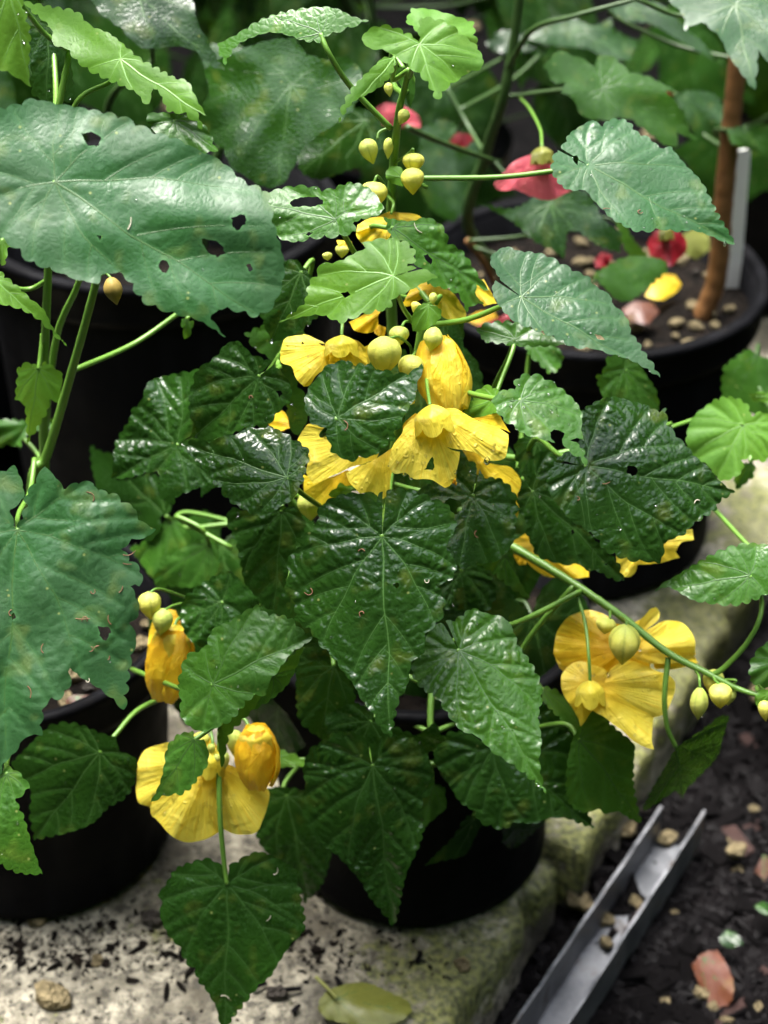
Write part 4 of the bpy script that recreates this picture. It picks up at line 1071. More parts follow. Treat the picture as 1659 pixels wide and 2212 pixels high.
# ==================================================================  FLOWERS AND BUDS
def axis_frame(d):
    d = d / np.linalg.norm(d); a = np.cross(d, [.3, .9, .2]); a /= np.linalg.norm(a)
    return d, a, np.cross(d, a)
def calyx(parent, top, d, r, h, m='calyx', lobes=5, spread=.25):
    """a ribbed cup of five sepals, opening along d"""
    d, a, b = axis_frame(d)
    V, F, UVs = [], [], []; n_ = 40; rows = 9
    for i in range(rows):
        q = i / (rows - 1)
        for k in range(n_):
            w = 2 * math.pi * k / n_
            lob = abs(math.cos(lobes * w / 2)) ** .7
            ln_ = q * h * (1 + (.32 * lob - .15) * max(0, q - .55) / .45)
            rr = r * (math.sin(min(1, q * 1.9 + .02) * math.pi / 2) ** .8 * (1 + .07 * math.cos(lobes * w) + .02 * math.cos(15 * w)) + spread * max(0, q - .6))
            UVs.append((q * h * math.cos(w) + .003, q * h * math.sin(w)))
            V.append(top + d * ln_ + rr * (math.cos(w) * a + math.sin(w) * b))
    for i in range(rows - 1):
        for k in range(n_): F.append((i * n_ + k, i * n_ + (k + 1) % n_, (i + 1) * n_ + (k + 1) % n_, (i + 1) * n_ + k))
    return mesh_obj('calyx', V, F, m, parent, uv=UVs)
def px_len(px, p): return px * np.dot(p - CO, [0, CP, -SP]) / FP
def pedicel(parent, pts, r=.0009, frame='f', m='stem'):
    P_ = [atY(*q) for q in fr(frame, pts)]
    return tube('pedicel', P_, r, r * 1.1, m, parent, sides=7)

def open_flower(key, petals, cal=None, ped=None, frame='4', m='petal', label=None):
    """petals: (outline, base, tip, Y, az, el[, material, holes])"""
    f = empty('flower', (0, 0, 0), PLANTS[key])
    if label: f['label'] = label
    for pt in petals:
        _seed[0] += 1
        o, b_, t_, Y, az, el = pt[:6]; mm = pt[6] if len(pt) > 6 and pt[6] else m; hl = pt[7] if len(pt) > 7 else ()
        loco, loc, place, b, n, ex = sighted(fr(frame, o), fr(frame, [b_])[0], fr(frame, [t_])[0], Y, az, el)
        blade('petal', loco, mm, f, place, seed=_seed[0], holes=[[loc(q) for q in fr(frame, h_)] for h_ in hl], tooth=None, veins=False, sinus=False,
              fold=-.05, arch=.25, droop=.18, wave=3.0, pleat=.34, grid=1.1 if Y < .93 else 3)
    if cal:
        (tx, ty), (bx, by), Y, wpx = cal
        T_ = atY(*fr(frame, [(tx, ty)])[0], Y); B_ = atY(*fr(frame, [(bx, by)])[0], Y - .004)
        calyx(f, T_, B_ - T_, px_len(wpx * FR[frame][0], T_) / 2, np.linalg.norm(B_ - T_), 'calyx' if key == 'A' else 'calyx_dull')
    if ped: pedicel(f, ped, frame=frame)
    return f

def closed_flower(key, top, bot, w, Y, frame='f', m='petal_gold', ped=None, yb=None, cm='calyx', calh=.34):
    f = empty('flower', (0, 0, 0), PLANTS[key])
    T_ = atY(*fr(frame, [top])[0], Y); B_ = atY(*fr(frame, [bot])[0], yb or Y - .008)
    D = B_ - T_; ln = np.linalg.norm(D); d, a, b = axis_frame(D)
    Rr = px_len(w * FR[frame][0], .5 * (T_ + B_)) / 2
    _seed[0] += 1; sd = _seed[0]
    for i in range(5):
        V, F, UVs = [], [], []; nu, nv = 17, 22
        c0 = 2 * math.pi * i / 5 + sd
        for j in range(nv):
            v = j / (nv - 1)
            for k in range(nu):
                u = -1 + 2 * k / (nu - 1)
                ph_ = c0 + u * R(52) + .45 * v
                pr_ = math.sin(math.pi * (.13 + .70 * v)) ** .8
                wr = .035 * math.sin(11 * ph_ + 9 * v + i) * (.3 + v) + .09 * noise.noise(Vector((u * 2.2 + i * 3, v * 4, sd)))
                end = 1 + .06 * math.cos(u * 2) + .05 * noise.noise(Vector((u * 3, i * 5.0, sd)))
                rr = Rr * (pr_ * (1 + wr)) + .0011 * u + .0002 * i
                V.append(T_ + d * (ln * v * end) + rr * (math.cos(ph_) * a + math.sin(ph_) * b))
                UVs.append((v * ln, u * Rr))
        for j in range(nv - 1):
            for k in range(nu - 1): F.append((j * nu + k, j * nu + k + 1, (j + 1) * nu + k + 1, (j + 1) * nu + k))
        mesh_obj('petal', V, F, m, f, uv=UVs)
    calyx(f, T_ - d * .001, d, Rr * .80, ln * calh, cm, spread=.12)
    if ped: pedicel(f, ped, frame=frame)
    return f

def bud(key, top, bot, w, Y, m='bud', ped=None, frame='f', pinch=.0, name='flower_bud', yb=None):
    T_ = atY(*fr(frame, [top])[0], Y); B_ = atY(*fr(frame, [bot])[0], yb or Y - .003)
    D = B_ - T_; ln = np.linalg.norm(D); d, a, b = axis_frame(D)
    Rr = px_len(w * FR[frame][0], T_) / 2
    _seed[0] += 1; sd = _seed[0]
    V, F, ga, se = [], [], [], []; n_ = 40; rows = 17
    for i in range(rows):
        q = i / (rows - 1)
        pr_ = math.sin(math.pi * q ** (.72 + pinch)) ** .72 if 0 < q < 1 else .03
        if pinch: pr_ *= 1 - .3 * max(0, q - .6)
        for k in range(n_):
            w_ = 2 * math.pi * k / n_
            cs = abs(math.cos(2.5 * w_ + sd)); ga.append(q); se.append(max(0, 1 - cs / .22) * (1 if .05 < q < .97 else .3))
            rr = Rr * pr_ * (.90 + .13 * cs ** .55 + .05 * noise.noise(Vector((math.cos(w_) * 1.5, q * 3, sd))))
            V.append(T_ + d * (ln * (q + .10 * max(0, q - .9) * 10 * .5)) + rr * (math.cos(w_) * a + math.sin(w_) * b))
    for i in range(rows - 1):
        for k in range(n_): F.append((i * n_ + k, i * n_ + (k + 1) % n_, (i + 1) * n_ + (k + 1) % n_, (i + 1) * n_ + k))
    o = mesh_obj(name, V, F, m, PLANTS[key], attrs={'along': ga, 'seam': se})
    if ped: pedicel(o, ped, frame=frame, r=.0007)
    return o

# upper left bell
open_flower('A', [
    ('215,345 225,310 260,290 320,285 370,300 410,330 450,360 470,400 450,450 410,480 380,510 360,545 330,555 300,530 280,490 265,445 220,425 210,390', (500, 330), (215, 360), .735, -20, 55, None, ['315,322 324,318 330,328 322,336']),
    ('430,330 470,360 560,370 620,340 660,400 660,460 600,490 500,490 440,480 400,490 400,420', (525, 330), (500, 490), .74, 0, 40),
    ('560,300 610,310 645,345 680,330 690,380 665,450 610,430', (560, 320), (680, 400), .75, 30, 45)],
    cal=((528, 285), (528, 380), .735, 165), ped=[(528, 290, .735), (530, 240, .74), (540, 190, .75), (600, 100, .77)])
open_flower('A', [('325,280 370,288 420,315 440,330 390,320 345,300', (440, 330), (325, 280), .728, -20, 60, 'calyx')], frame='4')
# half-closed bell right of the top buds
closed_flower('A', (1010, 305), (1100, 668), 255, .735, '4', 'petal', ped=[(1010, 310, .735), (985, 280, .74), (940, 330, .745)], yb=.712)
# big central bell
CENTRAL = open_flower('A', [
    ('930,700 960,740 1010,790 1060,850 1110,880 1140,890 1130,950 1110,1020 1090,1070 1060,1082 1030,1060 1000,1040 950,1030 900,1025 860,1000 800,1005 765,960 780,910 800,850 840,800 850,760 880,720', (985, 690), (900, 1025), .685, -12, 50, None, ['955,985 985,930 1001,913 1003,985 975,982']),
    ('1070,670 1130,670 1200,710 1270,740 1340,770 1390,800 1392,860 1380,920 1330,935 1270,930 1240,900 1190,890 1130,880 1080,870 1040,850 1020,760', (1020, 690), (1390, 870), .688, 15, 54),
    ('1200,715 1280,700 1340,695 1385,770 1402,792 1350,775 1270,745', (1150, 700), (1400, 790), .705, 20, 40, 'petal_gold'),
    ('840,760 870,720 910,690 930,720 900,780 850,830', (930, 690), (845, 820), .70, -40, 40, 'petal_gold')],
    cal=((990, 645), (1010, 770), .683, 185), ped=[(985, 650, .683), (972, 560, .70), (965, 470, .73)]).name
for i_, (x_, y_, x2, y2) in enumerate(((1108, 955, 1112, 1012), (1112, 960, 1118, 1030), (1106, 960, 1104, 1022))):
    f_ = PLANTS['A'].children[-1] if False else bpy.data.objects[CENTRAL]
    P_ = [atY(*fr('4', [(x_, y_)])[0], .70), atY(*fr('4', [(x_ + 6, (y_ + y2) / 2)])[0], .698), atY(*fr('4', [(x2, y2 + 25)])[0], .696)]
    so_ = tube('stamen', P_, .0002, .0002, 'calyx_old', f_, sides=5)
    V_, F_ = tube_geo([P_[-1] + np.array([0, 0, .0007]), P_[-1] - np.array([0, 0, .0007])], .0007, .0007, sides=6, n=3)
    mesh_obj('anther', V_, F_, 'petal_gold', so_)
# large drooping petals behind it
open_flower('A', [
    ('360,750 440,760 520,800 560,900 640,915 720,895 700,930 600,960 540,990 450,1030 380,1052 345,1000 350,900 300,830 330,780', (700, 800), (360, 1000), .72, -20, 46),
    ('550,1000 620,960 720,920 790,870 810,960 785,1010 770,1100 730,1137 680,1100 620,1112 580,1060', (760, 860), (640, 1112), .71, -5, 48),
    ('330,1010 390,1040 470,1020 560,990 600,1060 560,1120 450,1150 410,1172 340,1120', (560, 960), (400, 1170), .735, -15, 38, 'petal_gold'),
    ('150,700 190,675 240,690 260,770 200,780 150,750', (300, 760), (150, 720), .76, -30, 42, 'petal_gold'),
    ('810,640 870,600 920,560 905,640 860,650', (900, 560), (830, 650), .73, 10, 40)])
# petals showing under the central bell
open_flower('A', [
    ('1150,880 1240,905 1280,945 1350,955 1400,970 1450,1030 1448,1095 1432,1118 1370,1065 1300,1030 1230,1010 1190,950', (1180, 860), (1440, 1110), .735, 20, 42, 'petal_gold'),
    ('1380,1080 1440,1070 1445,1190 1435,1235 1400,1180', (1390, 1060), (1436, 1230), .745, 30, 35, 'petal_gold')])
open_flower('A', [
    ('350,1130 440,1070 480,1170 560,1205 650,1225 740,1255 752,1300 690,1312 600,1300 520,1290 450,1240 400,1190', (500, 1140), (740, 1300), .755, 5, 42, 'petal_gold'),
    ('370,1180 420,1190 440,1240 400,1245', (430, 1170), (395, 1245), .76, -20, 40, 'petal_gold')], frame='5')
open_flower('A', [
    ('890,1190 960,1200 1040,1200 1110,1150 1190,1085 1275,1060 1282,1110 1225,1130 1192,1172 1212,1202 1150,1214 1090,1234 1000,1240 990,1272 950,1297 910,1280', (1060, 1130), (940, 1295), .735, 10, 44)], frame='5', label='torn yellow petals showing under a dark leaf')
# right-hand pair of open flowers
open_flower('A', [
    ('575,1690 580,1620 610,1550 670,1490 740,1465 810,1480 870,1530 900,1620 880,1700 780,1760 640,1750', (930, 1660), (620, 1560), .70, -15, 42, 'petal_gold'),
    ('930,1570 1010,1515 1060,1462 1095,1450 1112,1482 1085,1530 1000,1600', (950, 1640), (1095, 1452), .70, 10, 48),
    ('960,1650 1040,1570 1130,1522 1200,1527 1260,1562 1292,1622 1292,1692 1240,1722 1130,1742 1040,1730 970,1700', (940, 1680), (1292, 1650), .695, 18, 46),
    ('800,1560 900,1540 1000,1580 1060,1640 1060,1760 980,1800 860,1790 780,1740 770,1640', (930, 1650), (960, 1800), .706, 0, 44, 'petal_gold'),
    ('1060,1690 1150,1720 1290,1700 1310,1735 1200,1760 1090,1770', (1000, 1690), (1305, 1735), .70, 15, 40, 'petal_gold')], frame='5')
open_flower('A', [
    ('740,60 780,-20 860,-60 960,-40 1000,60 1000,130 960,160 880,140 800,140 760,120', (890, 190), (830, -40), .70, -10, 38, 'petal_gold'),
    ('765,150 820,100 880,100 960,130 980,200 960,290 900,310 850,372 838,330 790,265 765,205', (890, 180), (800, 270), .685, -15, 48),
    ('950,190 1000,110 1080,88 1160,128 1240,158 1262,200 1215,310 1150,342 1105,350 1060,315 1000,275 955,240', (900, 190), (1180, 320), .68, 8, 44),
    ('900,190 1000,230 1060,270 1120,310 1164,335 1160,420 1166,472 1110,452 1060,420 1000,372 950,330 900,300', (900, 215), (1160, 465), .675, 6, 50)],
    cal=((890, 175), (890, 262), .676, 120), frame='7', ped=[(890, 180, .676), (884, 60, .685), (868, -80, .705), (828, -210, .722)])
# lower left open flower
open_flower('A', [
    ('585,655 592,580 600,530 622,480 680,450 740,445 790,470 800,560 740,640 670,705 650,728 600,700', (890, 520), (600, 600), .668, -15, 42),
    ('650,720 690,640 760,580 850,545 930,560 955,640 950,825 900,855 840,876 770,862 720,822 670,772', (900, 530), (800, 870), .660, -4, 46),
    ('870,660 890,580 960,535 1030,555 1090,595 1150,640 1166,690 1142,762 1110,822 1050,842 990,832 935,795 900,735', (920, 530), (1080, 835), .655, 10, 44),
    ('760,450 840,405 900,415 970,500 940,580 840,590 760,570', (900, 520), (800, 420), .67, 0, 38, 'petal_gold'),
    ('1100,620 1150,600 1168,620 1150,645', (1050, 590), (1166, 618), .67, 20, 38, 'petal_gold')],
    cal=((915, 470), (905, 560), .655, 120), frame='6', ped=[(915, 475, .655), (918, 430, .66), (905, 380, .668)])
closed_flower('A', (1105, 378), (1118, 618), 178, .655, '6', ped=[(1100, 380, .655), (1075, 370, .66), (1050, 340, .665), (960, 330, .67)], yb=.645)
closed_flower('A', (375, 1352), (356, 1498), 98, .705, 'f', ped=[(376, 1353, .705), (388, 1335, .712), (430, 1320, .73)], yb=.695)
open_flower('A', [('318,1395 325,1350 345,1315 380,1318 392,1350 370,1400 335,1402', (385, 1345), (322, 1395), .715, -15, 40, 'petal_gold')], frame='f')
# petals in the top of the plant
open_flower('A', [
    ('770,485 800,470 830,472 850,500 830,525 790,532 772,512', (840, 478), (775, 520), .775, -10, 55),
    ('815,468 850,456 905,466 915,482 870,492 830,486', (850, 462), (912, 478), .79, 5, 50),
    ('728,520 760,522 755,540 735,542', (760, 520), (730, 540), .785, 0, 50)], frame='f', ped=[(845, 462, .785), (850, 440, .79), (838, 425, .805)])
open_flower('A', [
    ('860,80 900,30 960,0 1030,40 1010,90 940,100 880,130 840,130', (1000, 30), (860, 110), .765, -10, 46, 'petal_gold'),
    ('1000,40 1060,35 1120,80 1165,160 1167,195 1100,207 1040,187 1000,110', (1010, 40), (1140, 200), .76, 10, 46),
    ('560,215 620,195 700,145 780,125 720,175 715,225 690,262 640,277 590,262', (760, 140), (600, 265), .755, -15, 42, 'petal_gold'),
    ('690,260 720,225 757,245 742,302 700,275', (730, 220), (740, 300), .765, 0, 40, 'petal_gold')])
open_flower('A', [('1015,612 1045,603 1064,640 1074,656 1045,662 1030,640', (1020, 615), (1070, 655), .775, 15, 50)], frame='f')
# buds
bud('A', (789, 300), (806, 352), 40, .805, 'bud_green', ped=[(815, 300, .80), (820, 285, .803), (845, 275, .805)])
bud('A', (840, 297), (838, 342), 22, .808, 'bud_green')
bud('A', (892, 330), (893, 372), 48, .80, 'bud', ped=[(892, 330, .80), (892, 322, .80), (882, 332, .803), (852, 352, .81)])
bud('A', (890, 362), (892, 418), 50, .79, 'bud')
bud('A', (838, 178), (842, 208), 20, .795, 'bud_green'); bud('A', (878, 236), (864, 268), 26, .795, 'bud_green')
bud('A', (808, 392), (806, 450), 60, .79, 'bud', ped=[(808, 394, .79), (815, 380, .793), (826, 392, .80), (842, 420, .812)])
bud('A', (835, 728), (826, 808), 74, .715, 'bud', ped=[(838, 732, .715), (860, 728, .72), (884, 745, .735), (890, 766, .744)])
bud('A', (862, 704), (862, 746), 44, .735, 'bud_green', ped=[(868, 705, .735), (878, 694, .74), (905, 700, .749)])
bud('A', (890, 767), (884, 830), 56, .72, 'bud', ped=[(892, 768, .72), (898, 760, .735)])
bud('A', (941, 706), (930, 756), 42, .725, 'bud_green', pinch=.15)
bud('A', (938, 632), (932, 658), 18, .74, 'bud_green'); bud('A', (905, 654), (893, 674), 26, .745, 'bud')
bud('A', (322, 1280), (326, 1336), 50, .705, 'bud', ped=[(322, 1281, .705), (345, 1272, .712), (400, 1290, .735)])
bud('A', (355, 1316), (346, 1370), 44, .70, 'bud_green', ped=[(356, 1317, .70), (385, 1305, .712), (440, 1300, .735)])
bud('A', (1352, 1350), (1344, 1432), 68, .675, 'bud', ped=[(1353, 1352, .675), (1352, 1340, .68), (1340, 1331, .70)], pinch=.1)
bud('A', (1312, 1335), (1306, 1368), 44, .69, 'bud', ped=[(1318, 1336, .69), (1318, 1320, .70)])
bud('A', (1512, 1484), (1508, 1552), 40, .655, 'bud_green', ped=[(1512, 1485, .655), (1510, 1462, .66), (1503, 1450, .672)], pinch=.2)
bud('A', (1556, 1478), (1556, 1528), 50, .655, 'bud', ped=[(1556, 1480, .655), (1545, 1470, .66), (1540, 1460, .667)])
bud('A', (1546, 1448), (1536, 1498), 46, .672, 'bud'); bud('A', (1575, 1484), (1572, 1522), 34, .662, 'bud_green', ped=[(1576, 1485, .662), (1590, 1470, .66), (1565, 1468, .664)])
bud('A', (1650, 1514), (1654, 1556), 28, .645, 'bud')
bud('A', (508, 1578), (508, 1634), 36, .662, 'bud_green'); bud('A', (436, 1582), (434, 1614), 36, .665, 'bud')
bud('A', (455, 1606), (458, 1628), 18, .655, 'bud_green'); bud('A', (466, 1628), (470, 1652), 18, .652, 'bud_green'); bud('A', (488, 1625), (486, 1660), 18, .652, 'bud_green')
bud('A', (668, 1062), (672, 1122), 56, .745, 'bud_green')
bud('A', (706, 546), (708, 562), 22, .78, 'bud_green'); bud('A', (740, 528), (738, 556), 30, .785, 'bud_green')
bud('B', (238, 598), (252, 656), 40, .735, 'bud_dry', pinch=.1, ped=[(240, 600, .735), (225, 590, .74), (205, 610, .75)])
bud('C', (842, 150), (846, 160), 12, 1.0, 'bud_green')

# pink and red bells behind
open_flower('C', [
    ('470,795 520,740 580,690 640,665 640,720 610,775 570,818 500,822', (680, 650), (475, 800), .985, -25, 40, 'petal_pink'),
    ('565,818 600,755 630,690 660,670 730,700 755,750 800,830 760,848 700,864 640,850', (685, 650), (690, 862), .975, 0, 35, 'petal_pink'),
    ('700,660 760,700 800,760 810,830 770,830 730,740', (690, 650), (800, 830), .985, 30, 38, 'petal_pink')],
    cal=((682, 632), (684, 700), .968, 92), frame='2', ped=[(682, 634, .968), (675, 560, 1.0), (630, 470, 1.05), (590, 425, 1.09)])
open_flower('C', [('1140,1060 1160,1000 1230,985 1290,1010 1310,1070 1280,1110 1240,1150 1180,1140', (1220, 990), (1235, 1150), 1.06, 0, 42, 'petal_red')], frame='2', cal=((1215, 975), (1220, 1030), 1.055, 60))
open_flower('C', [('800,245 830,225 870,228 905,255 908,275 860,275 815,265', (850, 228), (905, 272), 1.16, 0, 40, 'petal_pink')], frame='f')
open_flower('C', [('970,305 985,290 1010,288 1025,300 1010,315 985,318', (998, 290), (985, 318), 1.2, 0, 40, 'petal_red')], frame='f')
open_flower('C', [('1285,560 1300,545 1320,552 1318,578 1292,580', (1300, 548), (1305, 580), 1.08, 0, 40, 'petal_red')], frame='f')
open_flower('C', [('1420,180 1440,195 1455,205 1440,208', (1425, 182), (1452, 205), 1.15, 0, 40, 'petal_red')], frame='f')

# ==================================================================  OTHER PLANTS
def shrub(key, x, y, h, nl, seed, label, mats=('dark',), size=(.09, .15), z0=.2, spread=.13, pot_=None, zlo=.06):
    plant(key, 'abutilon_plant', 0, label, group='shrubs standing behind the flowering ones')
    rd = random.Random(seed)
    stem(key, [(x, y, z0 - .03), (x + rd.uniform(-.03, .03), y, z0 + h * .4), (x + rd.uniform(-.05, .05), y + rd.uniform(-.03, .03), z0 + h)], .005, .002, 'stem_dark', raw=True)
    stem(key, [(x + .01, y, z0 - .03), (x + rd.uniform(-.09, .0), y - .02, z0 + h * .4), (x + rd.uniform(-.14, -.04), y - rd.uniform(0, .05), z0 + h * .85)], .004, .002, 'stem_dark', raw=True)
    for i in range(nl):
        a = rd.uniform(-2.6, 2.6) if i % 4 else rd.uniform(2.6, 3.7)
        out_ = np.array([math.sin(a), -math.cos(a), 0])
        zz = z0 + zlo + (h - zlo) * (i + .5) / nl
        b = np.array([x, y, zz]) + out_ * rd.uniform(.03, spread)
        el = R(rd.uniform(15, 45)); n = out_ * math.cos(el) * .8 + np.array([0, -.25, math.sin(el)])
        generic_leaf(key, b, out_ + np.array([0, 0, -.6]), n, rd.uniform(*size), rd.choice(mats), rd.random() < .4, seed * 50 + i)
# tall plant behind the left one, its two broad leaves sighted
plant('D', 'abutilon_plant', 0, 'shrub with broad dark palmate leaves behind the top of the yellow-flowered plant', group='shrubs standing behind the flowering ones')
DX = atY(620, 300, 1.10); DPX, DPY = -.17, 1.125
stem('D', [(DPX + .02, DPY, .23), (DPX + .05, 1.13, .38), tuple(DX + np.array([0, .02, .0])), tuple(atY(640, 60, 1.12))], .0045, .002, 'stem_dark', raw=True)
stem('D', [(DPX, DPY, .23), (DPX - .03, 1.12, .40), tuple(atY(330, 130, 1.08))], .004, .002, 'stem_dark', raw=True)
leaf('D', 'f', '540,100 590,85 640,83 655,110 700,128 750,120 782,160 770,220 745,252 690,290 655,320 628,372 602,402 565,402 530,380 500,362 480,320 440,292 435,240 452,200 440,150 470,130', (630, 183), (600, 402), .99, -5, 46, 'dark', sinus=False, vein_w=.6, wave=4, tooth=(10, 1.6))
leaf('D', 'f', '175,-50 410,-50 425,40 450,90 484,152 455,140 420,110 380,100 350,105 300,100 260,60 210,20', (300, -10), (483, 151), .98, 5, 52, 'dark', sinus=False, vein_w=.6, wave=4, tooth=(10, 1.6))
leaf('D', 'f', '640,330 700,270 760,235 815,250 830,300 800,350 740,372 690,388 650,370', (790, 262), (650, 372), 1.02, -8, 42, 'dark', sinus=False, vein_w=.9)
leaf('D', 'f', '430,110 470,95 540,110 560,170 520,200 460,190', (500, 105), (470, 195), 1.12, -5, 50, 'dark', sinus=False)
pot(DPX, DPY, .122, .132, .335, 'tall black pot in deep shade behind the left plants', soil=.09, seed=11)
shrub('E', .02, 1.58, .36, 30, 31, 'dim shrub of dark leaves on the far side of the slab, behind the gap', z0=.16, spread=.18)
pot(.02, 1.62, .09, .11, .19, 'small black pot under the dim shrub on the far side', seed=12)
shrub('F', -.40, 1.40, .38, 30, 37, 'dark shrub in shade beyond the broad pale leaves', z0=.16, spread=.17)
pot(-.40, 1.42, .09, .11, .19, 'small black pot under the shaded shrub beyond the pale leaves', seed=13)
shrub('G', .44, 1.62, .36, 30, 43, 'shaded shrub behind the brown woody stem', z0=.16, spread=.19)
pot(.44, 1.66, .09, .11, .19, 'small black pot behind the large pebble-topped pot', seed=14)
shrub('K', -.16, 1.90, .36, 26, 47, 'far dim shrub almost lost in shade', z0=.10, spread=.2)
pot(-.13, 1.95, .09, .11, .19, 'far black pot on the mulch behind the slab', z0=GZ, seed=15)
# shrub at the right-hand side
plant('H', 'abutilon_plant', 0, 'shrub reaching in beside the large pot with rounded light leaves')
HX = (.40, .98)
stem('H', [(HX[0], HX[1], .16), (HX[0] - .01, HX[1] - .02, .30), tuple(atY(1700, 1000, .90)), tuple(atY(1690, 800, .90))], .004, .002, raw=True)
pot(HX[0], HX[1], .09, .105, .19, 'black pot standing to the side of the large pebble-topped pot', seed=16)
leaf('H', '5', '1245,600 1260,530 1290,480 1340,440 1400,400 1460,390 1530,410 1565,450 1572,492 1620,465 1680,490 1740,560 1720,680 1620,715 1570,690 1530,710 1530,760 1480,800 1420,815 1380,770 1350,730 1300,700 1255,650',
     (1535, 532), (1400, 800), .80, 0, 56, 'young', sinus=False, via=[(1400, 470, .81), (1280, 505, .81), (1165, 545, .80)], wave=2)
leaf('H', '5', '1490,800 1530,740 1585,700 1590,780 1540,830 1500,862', (1575, 720), (1500, 860), .83, 20, 20, 'mid', sinus=False)
leaf('H', '5', '1435,250 1480,200 1560,145 1640,190 1740,200 1740,470 1600,480 1500,430 1430,380', (1600, 180), (1480, 420), .95, 0, 40, 'mid', sinus=False)
leaf('H', '5', '1565,375 1620,365 1740,370 1740,415 1620,415 1575,405', (1720, 385), (1567, 385), .86, 0, 65, 'young', sinus=False)
tube('stem', [atY(*q) for q in ((1500, 1060, .80), (1545, 1102, .78), (1620, 1182, .74), (1680, 1230, .72))], .0014, .0014, 'stem', PLANTS['H'])

# ==================================================================  SMALL THINGS
# weathered plastic stake in the large pot
def strip(name, a, b, wv, th, m, label, cat):
    a, b = np.array(a), np.array(b); d = b - a
    w = np.array(wv); nrm = np.cross(d, w); nrm = nrm / np.linalg.norm(nrm) * th
    V = []
    for q in np.linspace(0, 1, 9):
        c = a + d * q + nrm * 2 * math.sin(q * 2)
        V += [c - w - nrm, c + w - nrm, c + w + nrm, c - w + nrm]
    F = [(i * 4 + k, i * 4 + (k + 1) % 4, (i + 1) * 4 + (k + 1) % 4, (i + 1) * 4 + k) for i in range(8) for k in range(4)] + [(3, 2, 1, 0), (32, 33, 34, 35)]
    return tag(mesh_obj(name, V, F, m, smooth=False), label, cat)
strip('plant_stake', atY(1578, 640, 1.215), atY(1602, 325, 1.215), (.0075, 0, .001), .0008, 'tag', 'pale weathered plastic stake upright in the large pot by the woody stem', 'plant stake')

# fallen petals and leaves
def fallen(name, frame, outline, base, tip, z, m, label, cat, group=None, tooth=None, veins=False, tilt=(0, 86), pet=None):
    _seed[0] += 1
    b_ = fr(frame, [base])[0]; Y = atZ(*b_, z)[1]
    loco, loc, place, b, n, ex = sighted(fr(frame, outline), b_, fr(frame, [tip])[0], Y, *tilt)
    o = blade(name, loco, m, None, place, seed=_seed[0], tooth=tooth, veins=veins, sinus=False, fold=0, arch=.25, droop=.08, wave=1.6, grid=3)
    tag(o, label, cat, group)
    if pet: tube('petiole', [atZ(q[0], q[1], z + .004) for q in fr(frame, pet)], .001, .0012, 'fallen', o)
    return o
fallen('fallen_leaf', '6', '1375,1580 1400,1530 1450,1500 1530,1480 1600,1485 1680,1520 1760,1560 1780,1600 1740,1640 1650,1670 1540,1665 1460,1650 1400,1630', (1455, 1548), (1780, 1600), .010, 'fallen', 'yellowing fallen leaf lying flat on the pale slab', 'fallen leaf', tooth=(7, .9), veins=True, pet=[(1455, 1548), (1420, 1510), (1365, 1455)])
fallen('fallen_leaf', '7', '1330,1400 1380,1350 1440,1340 1480,1400 1510,1480 1500,1560 1450,1590 1400,1560 1370,1500 1345,1450', (1380, 1370), (1490, 1580), GZ + .020, 'brown', 'rust-brown dead leaf curled on the dark mulch', 'fallen leaf', tooth=(7, .9), veins=True, tilt=(-20, 62))
fallen('fallen_leaf', '7', '1600,1020 1640,920 1680,960 1690,1060 1640,1080', (1640, 930), (1640, 1075), GZ + .018, 'brown', 'small reddish dead leaf on the mulch beyond the metal channel', 'fallen leaf', tilt=(0, 60), veins=True)
fallen('weed_leaf', '7', '1450,1290 1480,1250 1530,1270 1550,1310 1500,1330 1460,1320', (1480, 1260), (1545, 1310), GZ + .022, 'dark', 'small green weed leaf on the dark mulch', 'weed', 'weed leaves', veins=True)
fallen('weed_leaf', '7', '1600,1150 1640,1130 1700,1160 1690,1190 1630,1180', (1610, 1150), (1690, 1180), GZ + .022, 'dark', 'small green weed leaf on the dark mulch', 'weed', 'weed leaves', veins=True)
ZS = .222 + .021
fallen('fallen_petal', '2', '1130,1280 1160,1220 1210,1185 1260,1190 1280,1230 1250,1270 1200,1295', (1200, 1200), (1140, 1280), ZS, 'petal_gold', 'yellow flower fallen on the pebbles of the large pot', 'fallen petal', tilt=(0, 70))
fallen('fallen_petal', '2', '1030,1340 1080,1300 1150,1310 1190,1350 1140,1400 1060,1390', (1100, 1310), (1080, 1390), ZS, 'brown', 'brown withered petal on the soil of the large pot', 'fallen petal', tilt=(0, 75))
fallen('fallen_petal', '2', '330,1420 420,1370 470,1380 540,1350 560,1380 470,1420 400,1440', (450, 1380), (340, 1425), ZS, 'petal_red', 'red fallen petal on soil behind the yellow flowers', 'fallen petal', tilt=(0, 70))
fallen('fallen_petal', '2', '330,1400 400,1350 470,1345 490,1370 420,1400', (440, 1360), (340, 1400), ZS + .01, 'petal_gold', 'yellow withered petal beside the red one on soil', 'fallen petal', tilt=(0, 70))
fallen('fallen_petal', '2', '1290,1010 1340,990 1400,1020 1410,1080 1350,1120 1300,1090', (1310, 1020), (1380, 1110), ZS + .03, 'fallen', 'dull yellow petal leaning by the red flower and woody stem', 'fallen petal', tilt=(10, 45))
fallen('fallen_petal', '2', '910,1120 960,1100 985,1130 950,1160 915,1150', (950, 1105), (930, 1155), ZS, 'petal_red', 'small red petal on soil under the pink flower', 'fallen petal', tilt=(0, 60))
fallen('fallen_leaf', '6', '280,260 320,235 390,240 400,290 370,330 310,335', (330, 245), (380, 330), .178, 'brown', 'dry tan leaf lying in the left pot', 'fallen leaf', veins=True, tilt=(0, 70))

